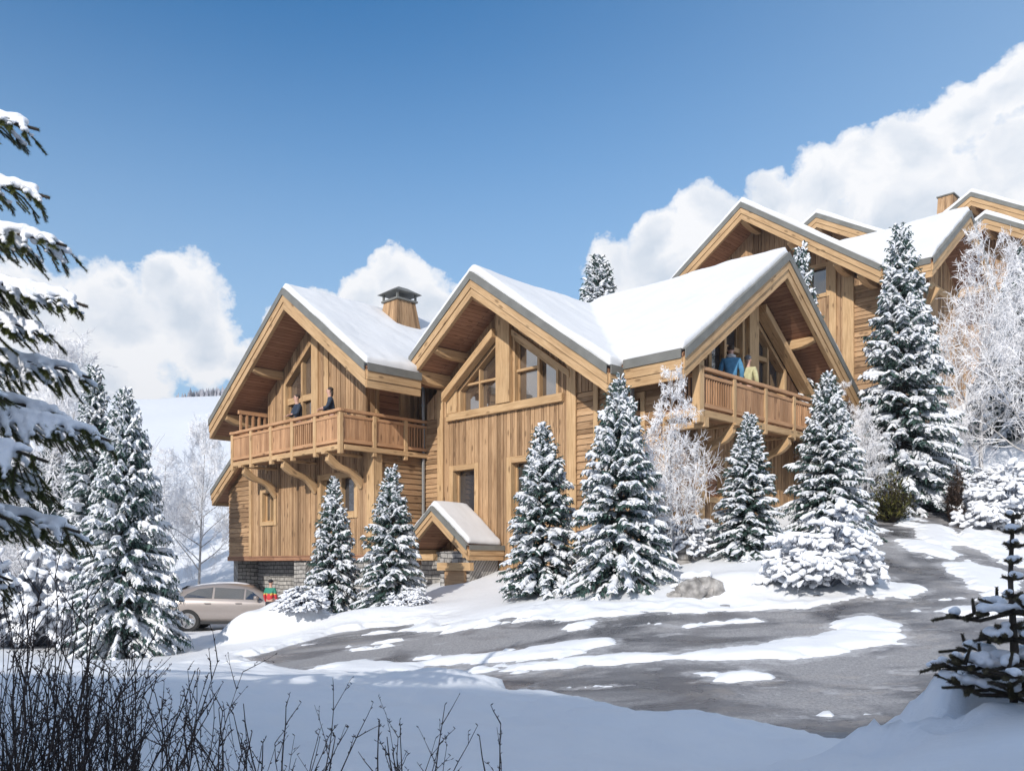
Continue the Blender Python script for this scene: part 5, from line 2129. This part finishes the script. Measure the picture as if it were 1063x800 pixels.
def person(loc, rz, h, label, top, legs, arm='rail', hat=None, hair=True, scarf=None, lean=0.05, female=False, reach=.30, extra=None):
    """standing figure facing its own -y; arm: 'rail' forearms forward on a rail, 'down' hanging"""
    e = empty('person', loc, rz)
    k = h / 1.75
    e.scale = (k, k, k)
    tag(e, label, 'person')
    sh = .185 if not female else .165
    # body: legs, trunk, neck, arms, hands as one skin
    V = {'pel': (0, .0, .95, (.13, .10)), 'wst': (0, -lean * .4, 1.12, (.125, .095)), 'chs': (0, -lean, 1.32, (.15, .11)), 'nkb': (0, -lean * 1.2, 1.46, (.07, .06)),
         'nk': (0, -lean * 1.4, 1.52, .05), 'h0': (0, -lean * 1.5 - .01, 1.60, (.068, .08)), 'h1': (0, -lean * 1.5 - .005, 1.69, (.075, .09)), 'h2': (0, -lean * 1.5, 1.75, (.045, .055))}
    E = [('pel', 'wst'), ('wst', 'chs'), ('chs', 'nkb'), ('nkb', 'nk'), ('nk', 'h0'), ('h0', 'h1'), ('h1', 'h2')]
    J = {'pel': (0, 0, .92, (.155, .125)), 'wst': (0, -lean * .4, 1.12, (.15, .12)), 'chs': (0, -lean, 1.33, (.175, .13)), 'nkb': (0, -lean * 1.2, 1.45, (.085, .075))}
    JE = [('pel', 'wst'), ('wst', 'chs'), ('chs', 'nkb')]
    T = {'pel': (0, 0, .95, (.135, .11))}
    TE = []
    for s, n in ((-1, 'l'), (1, 'r')):
        st = .01 * s
        V.update({n + 'hip': (.095 * s, 0, .88, .085), n + 'kn': (.105 * s, -.015 + st, .49, .055), n + 'an': (.11 * s, .01 + st, .09, .038), n + 'toe': (.12 * s, -.14 + st, .035, .032)})
        E += [('pel', n + 'hip'), (n + 'hip', n + 'kn'), (n + 'kn', n + 'an'), (n + 'an', n + 'toe')]
        T.update({n + 'hip': (.095 * s, 0, .86, .098), n + 'kn': (.105 * s, -.015 + st, .49, .072), n + 'an': (.11 * s, .01 + st, .10, .058)})
        TE += [('pel', n + 'hip'), (n + 'hip', n + 'kn'), (n + 'kn', n + 'an')]
        if arm == 'rail':
            el = (s * (sh + .06), -lean - .10, 1.14)
            wr = (s * (sh - .04), -lean - reach, 1.12)
            hd = (s * (sh - .05), -lean - reach - .08, 1.10)
        else:
            el = (s * (sh + .07), -lean + .03, 1.13)
            wr = (s * (sh + .06), -lean - .08, .90)
            hd = (s * (sh + .05), -lean - .11, .82)
        V.update({n + 'sh': (s * sh, -lean, 1.40, .055), n + 'el': (*el, .042), n + 'wr': (*wr, .028), n + 'hd': (*hd, (.036, .02))})
        E += [('chs', n + 'sh'), (n + 'sh', n + 'el'), (n + 'el', n + 'wr'), (n + 'wr', n + 'hd')]
        J.update({n + 'sh': (s * sh, -lean, 1.40, .075), n + 'el': (*el, .062), n + 'wr': (*wr, .046)})
        JE += [('chs', n + 'sh'), (n + 'sh', n + 'el'), (n + 'el', n + 'wr')]
        # fingers and thumb
        d = (Vector(hd) - Vector(wr)).normalized()
        for q in range(4):
            o = (q - 1.5) * .018
            L = (.055, .066, .07, .058)[q]
            b0 = Vector(hd) + Vector((o, 0, 0)) if arm == 'rail' else Vector(hd) + Vector((0, o, 0))
            p1 = b0 + d * .035
            p2 = p1 + d * L * .6 + Vector((0, 0, -.012))
            p3 = p2 + d * L * .3 + Vector((0, 0, -.022))
            V.update({f'{n}f{q}a': (*p1, .0095), f'{n}f{q}b': (*p2, .009), f'{n}f{q}c': (*p3, .008)})
            E += [(n + 'hd', f'{n}f{q}a'), (f'{n}f{q}a', f'{n}f{q}b'), (f'{n}f{q}b', f'{n}f{q}c')]
        tb = Vector(hd) + Vector((-s * .035, -.01, 0))
        V.update({n + 'ta': (*tb, .011), n + 'tb': (*(tb + d * .035 + Vector((-s * .01, 0, 0))), .009)})
        E += [(n + 'wr', n + 'ta'), (n + 'ta', n + 'tb')]
    skin('body', V, E, 'pel', M['skin'], e, 2)
    j = skin('jacket', J, JE, 'pel', top, e, 2)
    if extra:
        me = j.data
        for m2 in extra:
            me.materials.append(m2)
        for p in me.polygons:
            z = p.center.z
            p.material_index = 2 if 1.20 < z < 1.235 else (1 if z >= 1.235 else 0)
    skin('trousers', T, TE, 'pel', legs, e, 2)
    hy = -lean * 1.5
    # face
    nz = ball('nose', (0, hy - .098, 1.645), (.012, .02, .018), M['skin'], e)
    for s in (-1, 1):
        ball('eye', (s * .032, hy - .083, 1.668), (.011, .008, .007), M['dark_cloth'], e)
        ball('ear', (s * .078, hy, 1.65), (.012, .022, .03), M['skin'], e)
        ball('boot', (s * .118, -.06, .045), (.05, .14, .05), M['dark_cloth'], e)
    ball('mouth', (0, hy - .088, 1.612), (.02, .006, .005), plain('lips', (.4, .15, .13)), e)
    if hair:
        ball('hair', (0, hy + .025, 1.70), (.088, .092, .075), M['hair'], e, .006)
        if female:
            ball('hair', (0, hy + .07, 1.60), (.07, .045, .12), M['hair'], e, .008)
    if hat:
        ball('woolly_hat', (0, hy + .008, 1.715), (.094, .105, .078), hat, e, .004)
    if scarf:
        ball('scarf', (0, -lean * 1.3, 1.50), (.12, .11, .055), scarf, e, .012)
    return e


def bpt(a, b):
    return ((a + b) * S2, (b - a) * S2)


# on the balcony of the smaller chalet (facing out over the rail)
x, y = bpt(-23.15, 13.98)
person((x, y, DKA), -PI / 4 - .2, 1.74, 'man in dark navy jacket with pale shirt leaning on the balcony rail', M['navy'], M['dark_cloth'], reach=.22)
x, y = bpt(-21.35, 13.98)
person((x, y, DKA), -PI / 4 - .5, 1.70, 'dark-haired woman in dark jacket by the balcony corner post', M['navy'], M['dark_cloth'], female=True, reach=.22)
# on the wing balcony
x, y = bpt(-11.15, 18.75)
person((x, y, DKC), PI * .95, 1.80, 'person in bright blue jacket with white scarf seen from behind on the wing balcony', M['blue'], M['dark_cloth'], 'down', hair=True, scarf=M['white_fur'])
x, y = bpt(-11.15, 19.5)
person((x, y, DKC), PI * .8, 1.66, 'person in cream jacket and grey woolly hat beside the one in blue', M['cream'], M['dark_cloth'], 'down', hat=M['grey_wool'], hair=False)
# by the car
px_, py_ = at(280, 23.3), 23.3
gz = ground_z(px_, py_)
person((px_, py_, gz), PI * .9, (586 - 602) / 895 * 23.3 - gz, 'person in red jacket with green yoke standing by the parked car', M['red'], M['dark_cloth'], 'down', hair=False, hat=M['dark_cloth'], extra=[M['green'], M['yellow']])


# ------------------------------------------------------------------ the parked car
def car(loc, rz, label):
    e = empty('parked_car', loc, rz)
    tag(e, label, 'car')
    paint, nt, b = mat_new('taupe_car_paint')
    b.inputs['Base Color'].default_value = (0.34, 0.30, 0.28, 1)
    b.inputs['Metallic'].default_value = 0.35
    b.inputs['Roughness'].default_value = 0.32
    b.inputs['Coat Weight'].default_value = 0.6
    blk = plain('black_trim', (0.02, 0.02, 0.022), 0.5)
    tyre = plain('tyre_rubber', (0.03, 0.03, 0.03), 0.85)
    rim = plain('alloy_rim', (0.45, 0.45, 0.46), 0.3, 0.9)
    # stations: x, half width, belt z, roof z, roof half width   (front is +x)
    ST = [(-2.12, .62, .78, .86, .50), (-2.05, .80, .92, 1.02, .56), (-1.75, .90, 1.0, 1.22, .58), (-1.3, .93, 1.0, 1.38, .60), (-.7, .94, .98, 1.455, .62),
          (-.1, .94, .96, 1.47, .63), (.45, .94, .94, 1.40, .61), (.9, .93, .93, 1.18, .62), (1.15, .93, .92, 1.01, .68), (1.6, .91, .86, .92, .66), (1.98, .82, .74, .80, .58), (2.16, .58, .60, .66, .42)]

    def sec(s):
        x, w, bz, rz_, rw = s
        zb = .24 if abs(x) < 2.0 else .34
        return [(x, 0, zb), (x, w * .86, zb), (x, w * .97, .40), (x, w, .60), (x, w * .985, .78 * bz + .12), (x, w * .94, bz),
                (x, rw + (w * .94 - rw) * .35, bz + (rz_ - bz) * .62), (x, rw, bz + (rz_ - bz) * .92), (x, rw * .6, rz_), (x, 0, rz_ + .012)]
    S = [sec(s) for s in ST]
    V, F = [], []
    for sg in (1, -1):
        base = len(V)
        k = len(S[0])
        for s in S:
            V += [(p[0], p[1] * sg, p[2]) for p in s]
        for i in range(len(S) - 1):
            for j in range(k - 1):
                q = (base + i * k + j, base + (i + 1) * k + j, base + (i + 1) * k + j + 1, base + i * k + j + 1)
                F.append(q if sg == 1 else q[::-1])
    me = bpy.data.meshes.new('body')
    me.from_pydata(V, [], F)
    bm = bmesh.new()
    bm.from_mesh(me)
    bmesh.ops.remove_doubles(bm, verts=bm.verts, dist=.002)
    bmesh.ops.holes_fill(bm, edges=bm.edges)
    bmesh.ops.recalc_face_normals(bm, faces=bm.faces)
    bm.to_mesh(me)
    bm.free()
    me.materials.append(paint)
    o = link(bpy.data.objects.new('body', me))
    s = o.modifiers.new('s', 'SUBSURF')
    s.levels = s.render_levels = 2
    # wheel arches cut from the body
    cut = MB()
    for wx in (-1.30, 1.36):
        for sg in (1, -1):
            cut.tube([(wx, sg * .68, .34), (wx, sg * 1.1, .34)], .395, 24)
    c = cut.build('cutter', blk)
    bo = o.modifiers.new('b', 'BOOLEAN')
    bo.operation = 'DIFFERENCE'
    bo.object = c
    bake(o)
    bpy.data.objects.remove(c)
    o.parent = e
    o.data.polygons.foreach_set('use_smooth', np.ones(len(o.data.polygons), dtype=bool))
    # windows as panels just proud of the cabin sides
    def side_panel(name, pts, mat):
        for sg in (1, -1):
            m = MB()
            m.prism([(x, sg * y, z) for x, y, z in pts], (0, sg * .012, 0))
            m.build(name, mat, e)

    def cab(x, f):
        # point on the cabin side at station x, f from belt (0) to roof (1)
        for i in range(len(ST) - 1):
            if ST[i][0] <= x <= ST[i + 1][0]:
                t = (x - ST[i][0]) / (ST[i + 1][0] - ST[i][0])
                w, bz, rz_, rw = [ST[i][k] + (ST[i + 1][k] - ST[i][k]) * t for k in (1, 2, 3, 4)]
                y = w * .94 + (rw - w * .94) * (f / .92 if f < .92 else 1)
                return (x, y + .006, bz + (rz_ - bz) * f)
    g = M['dark_glass']
    side_panel('side_window', [cab(-1.45, .12), cab(-.62, .08), cab(-.62, .74), cab(-1.05, .70), cab(-1.35, .40)], g)
    side_panel('side_window', [cab(-.55, .08), cab(.30, .08), cab(.30, .72), cab(-.55, .74)], g)
    side_panel('side_window', [cab(.36, .08), cab(.86, .10), cab(.55, .62), cab(.36, .72)], g)
    m = MB()
    m.quad((1.14, -.60, 1.03), (1.14, .60, 1.03), (.52, .52, 1.41), (.52, -.52, 1.41))
    m.build('windscreen', g, e)
    m = MB()
    m.quad((-2.03, -.50, 1.06), (-2.03, .50, 1.06), (-1.42, .50, 1.38), (-1.42, -.50, 1.38))
    m.build('rear_window', g, e)
    for sg in (1, -1):
        m = MB()
        m.hexa([(-2.08, sg * .55, .84), (-1.86, sg * .86, .86), (-1.86, sg * .89, .92), (-2.1, sg * .55, .92), (-2.06, sg * .55, .92), (-1.84, sg * .86, .96), (-1.84, sg * .88, .97), (-2.06, sg * .56, .96)])
        m.build('tail_light', plain('tail_lamp', (.35, .02, .02), .3), e)
        m = MB()
        m.hexa([(2.0, sg * .5, .66), (1.8, sg * .86, .70), (1.82, sg * .88, .78), (2.06, sg * .5, .72), (2.0, sg * .5, .76), (1.8, sg * .84, .82), (1.82, sg * .86, .84), (2.02, sg * .5, .78)])
        m.build('headlight', M['dark_glass'], e)
        m = MB()
        m.tube([(.72, sg * .90, .98), (.74, sg * 1.0, 1.02), (.66, sg * 1.08, 1.03)], [.03, .055, .06], 8)
        m.build('mirror', paint, e, True)
        for hx in (-.62, .28):
            m = MB()
            m.box(hx - .2, hx - .02, sg * .945 - .012, sg * .945 + .012, .845, .875)
            m.build('handle', paint, e, bevel=.008)
        m = MB()
        m.box(-.95, 1.0, sg * .90 - .03, sg * .90 + .03, .24, .33)
        m.build('sill_trim', blk, e, bevel=.015)
        for wx in (-1.30, 1.36):
            m = MB()
            n = 28
            for i in range(n):
                a0, a1 = 2 * PI * i / n, 2 * PI * (i + 1) / n
                prof = [(.23, .80), (.32, .79), (.345, .81), (.345, .92), (.32, .945), (.23, .935)]
                for j in range(len(prof)):
                    (r0, y0), (r1, y1) = prof[j], prof[(j + 1) % len(prof)]
                    P_ = lambda r, y, a: (wx + r * math.cos(a), sg * y, .345 + r * math.sin(a))
                    m.quad(P_(r0, y0, a0), P_(r1, y1, a0), P_(r1, y1, a1), P_(r0, y0, a1))
            m.uv = []
            w = m.build('wheel', tyre, e, True)
            m = MB()
            m.tube([(wx, sg * .84, .345), (wx, sg * .86, .345)], .225, 24)
            for i in range(5):
                a = 2 * PI * i / 5 + .3
                m.bar((wx + .04 * math.cos(a), sg * .915, .345 + .04 * math.sin(a)), (wx + .22 * math.cos(a), sg * .925, .345 + .22 * math.sin(a)), .06, .025, (0, 1, 0))
            m.tube([(wx, sg * .86, .345), (wx, sg * .93, .345)], .05, 12)
            for i in range(24):
                a0, a1 = 2 * PI * i / 24, 2 * PI * (i + 1) / 24
                m.bar((wx + .215 * math.cos(a0), sg * .925, .345 + .215 * math.sin(a0)), (wx + .215 * math.cos(a1), sg * .925, .345 + .215 * math.sin(a1)), .03, .03, (0, 1, 0))
            m.uv = []
            m.build('rim', rim, w)
    sn = MB()
    bm = bmesh.new()
    nx_, ny_ = 14, 6
    rows = []
    for i in range(nx_ + 1):
        x = -1.35 + 1.75 * i / nx_
        row = []
        for j in range(ny_ + 1):
            f = -1 + 2 * j / ny_
            for q in range(len(ST) - 1):
                if ST[q][0] <= x <= ST[q + 1][0]:
                    t = (x - ST[q][0]) / (ST[q + 1][0] - ST[q][0])
                    rz_ = ST[q][3] + (ST[q + 1][3] - ST[q][3]) * t
            ed = min(1, (1 - abs(f)) * 3, (nx_ - i) / 1.5, i / 1.5)
            row.append(bm.verts.new((x, f * .50, rz_ - .03 - .05 * f * f + .05 * max(0, ed) ** .5)))
        rows.append(row)
    for i in range(nx_):
        for j in range(ny_):
            bm.faces.new((rows[i][j], rows[i + 1][j], rows[i + 1][j + 1], rows[i][j + 1]))
    me = bpy.data.meshes.new('roof_snow')
    bm.to_mesh(me)
    bm.free()
    me.materials.append(M['tree_snow'])
    o = link(bpy.data.objects.new('roof_snow', me))
    smooth_all(o)
    o.parent = e


cx, cy = at(216, 26.8), 26.8
car((cx + .95, cy, ground_z(cx, cy - .9) - .02), 0.12, 'taupe hatchback with a little roof snow, partly behind the ploughed heap')

# ------------------------------------------------------------------ sky, sun, camera
SUN = Vector((-.58 * S2, -1.42 * S2, .56)).normalized()
world = bpy.data.worlds.new('World')
scene.world = world
world.use_nodes = True
nt = world.node_tree
nt.nodes.clear()
out = N(nt, 'ShaderNodeOutputWorld')
sky = N(nt, 'ShaderNodeTexSky', sky_type='NISHITA')
sky.sun_disc = False
sky.sun_elevation = math.asin(SUN.z)
sky.sun_rotation = math.atan2(SUN.x, SUN.y)
sky.altitude = 300
sky.air_density = 1.0
sky.dust_density = 0.7
sky.ozone_density = 1.0
bg = N(nt, 'ShaderNodeBackground')
bg.inputs['Strength'].default_value = 0.14
hs = N(nt, 'ShaderNodeHueSaturation')
hs.inputs['Saturation'].default_value = 1.6
hs.inputs['Value'].default_value = 0.92
nt.links.new(sky.outputs[0], hs.inputs['Color'])
nt.links.new(hs.outputs[0], bg.inputs['Color'])
# cumulus: lumps of cloud at given azimuth (radians) and slope above the horizon
tc = N(nt, 'ShaderNodeTexCoord')
sep = N(nt, 'ShaderNodeSeparateXYZ')
nt.links.new(tc.outputs['Generated'], sep.inputs[0])
az = math_(nt, 'ARCTAN2', sep.outputs[0], sep.outputs[1])
hyp = math_(nt, 'SQRT', math_(nt, 'ADD', math_(nt, 'MULTIPLY', sep.outputs[0], sep.outputs[0]), math_(nt, 'MULTIPLY', sep.outputs[1], sep.outputs[1])))
el = math_(nt, 'DIVIDE', sep.outputs[2], math_(nt, 'MAXIMUM', hyp, 0.02))
cmb = N(nt, 'ShaderNodeCombineXYZ')
nt.links.new(az, cmb.inputs[0])
nt.links.new(el, cmb.inputs[1])
n1 = N(nt, 'ShaderNodeTexNoise', i_Scale=9.0, i_Detail=8, i_Roughness=0.58)
nt.links.new(cmb.outputs[0], n1.inputs['Vector'])
wv = N(nt, 'ShaderNodeVectorMath', operation='MULTIPLY_ADD')
sb_ = N(nt, 'ShaderNodeVectorMath', operation='SUBTRACT')
nt.links.new(n1.outputs['Color'], sb_.inputs[0])
sb_.inputs[1].default_value = (.5, .5, .5)
nt.links.new(sb_.outputs[0], wv.inputs[0])
wv.inputs[1].default_value = (.10, .085, 0)
nt.links.new(cmb.outputs[0], wv.inputs[2])
CLOUDS = [(-0.502, 0.251, 0.069), (-0.431, 0.255, 0.068), (-0.369, 0.272, 0.062), (-0.389, 0.304, 0.03), (-0.34, 0.238, 0.046), (-0.523, 0.277, 0.027), (-0.438, 0.298, 0.013), (-0.449, 0.177, 0.086), (-0.305, 0.23, 0.031), (-0.129, 0.336, 0.035), (-0.168, 0.302, 0.046), (-0.096, 0.301, 0.05), (-0.227, 0.298, 0.03), (-0.2, 0.264, 0.054), (-0.264, 0.276, 0.021), (0.121, 0.337, 0.046), (0.175, 0.375, 0.039), (0.224, 0.393, 0.045), (0.281, 0.404, 0.044), (0.342, 0.412, 0.051), (0.395, 0.421, 0.05), (0.437, 0.436, 0.048), (0.482, 0.461, 0.045), (0.525, 0.484, 0.043), (0.566, 0.496, 0.052), (0.312, 0.336, 0.093), (0.447, 0.349, 0.105), (0.186, 0.314, 0.087), (0.55, 0.387, 0.088), (0.099, 0.318, 0.028), (1.0, 0.2, 0.2), (1.4, 0.3, 0.25), (1.9, 0.15, 0.3), (-0.9, 0.2, 0.2), (-1.4, 0.15, 0.3), (-2.2, 0.25, 0.35), (2.6, 0.2, 0.3), (-0.6, 2.6, 0.9), (1.2, 2.2, 0.8), (2.6, 1.6, 0.7), (-2.6, 1.7, 0.7)]  # steep lumps at the end are out of view, added to brighten the shade
field = None
for (ca, ce, cr) in CLOUDS:
    d = N(nt, 'ShaderNodeVectorMath', operation='DISTANCE')
    nt.links.new(wv.outputs[0], d.inputs[0])
    d.inputs[1].default_value = (ca, ce, 0)
    v = math_(nt, 'SUBTRACT', 1.0, math_(nt, 'DIVIDE', d.outputs['Value'], cr))
    if field is None:
        field = v
    else:
        mm = N(nt, 'ShaderNodeMath', operation='SMOOTH_MAX')
        nt.links.new(field, mm.inputs[0])
        nt.links.new(v, mm.inputs[1])
        mm.inputs[2].default_value = 0.12
        field = mm.outputs[0]
n2 = N(nt, 'ShaderNodeTexNoise', i_Scale=26.0, i_Detail=8, i_Roughness=0.62)
nt.links.new(cmb.outputs[0], n2.inputs['Vector'])
dens = math_(nt, 'ADD', field, math_(nt, 'MULTIPLY', math_(nt, 'SUBTRACT', n2.outputs['Fac'], .5), 1.05))
dr = ramp(nt, dens, [(0.0, (0, 0, 0)), (0.10, (.62, .62, .62)), (0.26, (.98, .98, .98))])
# billow shading
n3 = N(nt, 'ShaderNodeTexNoise', i_Scale=13.0, i_Detail=7, i_Roughness=0.55)
off = N(nt, 'ShaderNodeVectorMath', operation='ADD')
nt.links.new(wv.outputs[0], off.inputs[0])
off.inputs[1].default_value = (.012, -.02, 3.0)
nt.links.new(off.outputs[0], n3.inputs['Vector'])
sh = math_(nt, 'SUBTRACT', n3.outputs['Fac'], math_(nt, 'MULTIPLY', math_(nt, 'MAXIMUM', field, 0), .32))
cr_ = ramp(nt, sh, [(0.10, (.66, .73, .82)), (0.26, (.82, .86, .92)), (0.40, (.98, .985, 1.0))])
cbg = N(nt, 'ShaderNodeBackground')
cbg.inputs['Strength'].default_value = 0.95
nt.links.new(cr_.outputs[0], cbg.inputs['Color'])
mx = N(nt, 'ShaderNodeMixShader')
# thin high veil, thicker low down and towards the east
v1 = math_(nt, 'MULTIPLY', math_(nt, 'POWER', math_(nt, 'SUBTRACT', 0.80, el, True), 2.3), 4.3, True)
v2 = math_(nt, 'MULTIPLY', math_(nt, 'POWER', math_(nt, 'ADD', az, .32, True), 1.9), .62, True)
vf = math_(nt, 'MULTIPLY', math_(nt, 'TANH', math_(nt, 'ADD', v1, v2)), .66)
vbg = N(nt, 'ShaderNodeBackground')
vbg.inputs['Color'].default_value = (.50, .67, .86, 1)
mv = N(nt, 'ShaderNodeMixShader')
nt.links.new(vf, mv.inputs[0])
nt.links.new(bg.outputs[0], mv.inputs[1])
nt.links.new(vbg.outputs[0], mv.inputs[2])
nt.links.new(dr.outputs[0], mx.inputs[0])
nt.links.new(mv.outputs[0], mx.inputs[1])
nt.links.new(cbg.outputs[0], mx.inputs[2])
nt.links.new(mx.outputs[0], out.inputs['Surface'])

ld = bpy.data.lights.new('sun', 'SUN')
ld.energy = 3.6
ld.angle = math.radians(0.5)
ld.color = (1.0, 0.95, 0.88)
lo = link(bpy.data.objects.new('sun', ld))
lo.rotation_euler = SUN.to_track_quat('Z', 'Y').to_euler()
lo.location = (-10, -20, 30)

hz = MB()
hz.box(-424, 424, -63, 644, -8, 92)
hz.uv = []
hm = bpy.data.materials.new('haze')
hm.use_nodes = True
hn = hm.node_tree
hn.nodes.clear()
ho = N(hn, 'ShaderNodeOutputMaterial')
hv = N(hn, 'ShaderNodeVolumePrincipled')
hv.inputs['Color'].default_value = (.86, .87, .93, 1)
hv.inputs['Density'].default_value = 0.0007
hv.inputs['Anisotropy'].default_value = 0.2
hn.links.new(hv.outputs[0], ho.inputs['Volume'])
tag(hz.build('haze', hm), kind='stuff')

cd = bpy.data.cameras.new('camera')
cd.sensor_width = 36
cd.lens = 36 * 895 / 1063
cd.shift_y = 186 / 1063
cd.clip_end = 2000
cam = link(bpy.data.objects.new('camera', cd))
cam.location = (0, 0, 0)
cam.rotation_euler = (PI / 2, 0, 0)
scene.camera = cam
scene.view_settings.view_transform = 'Standard'
scene.view_settings.look = 'None'
scene.view_settings.exposure = 0.2
scene.view_settings.gamma = 1.0
scene.cycles.max_bounces = 6
scene.cycles.diffuse_bounces = 3
scene.cycles.glossy_bounces = 3
scene.cycles.caustics_reflective = False
scene.cycles.caustics_refractive = False
scene.cycles.use_denoising = True
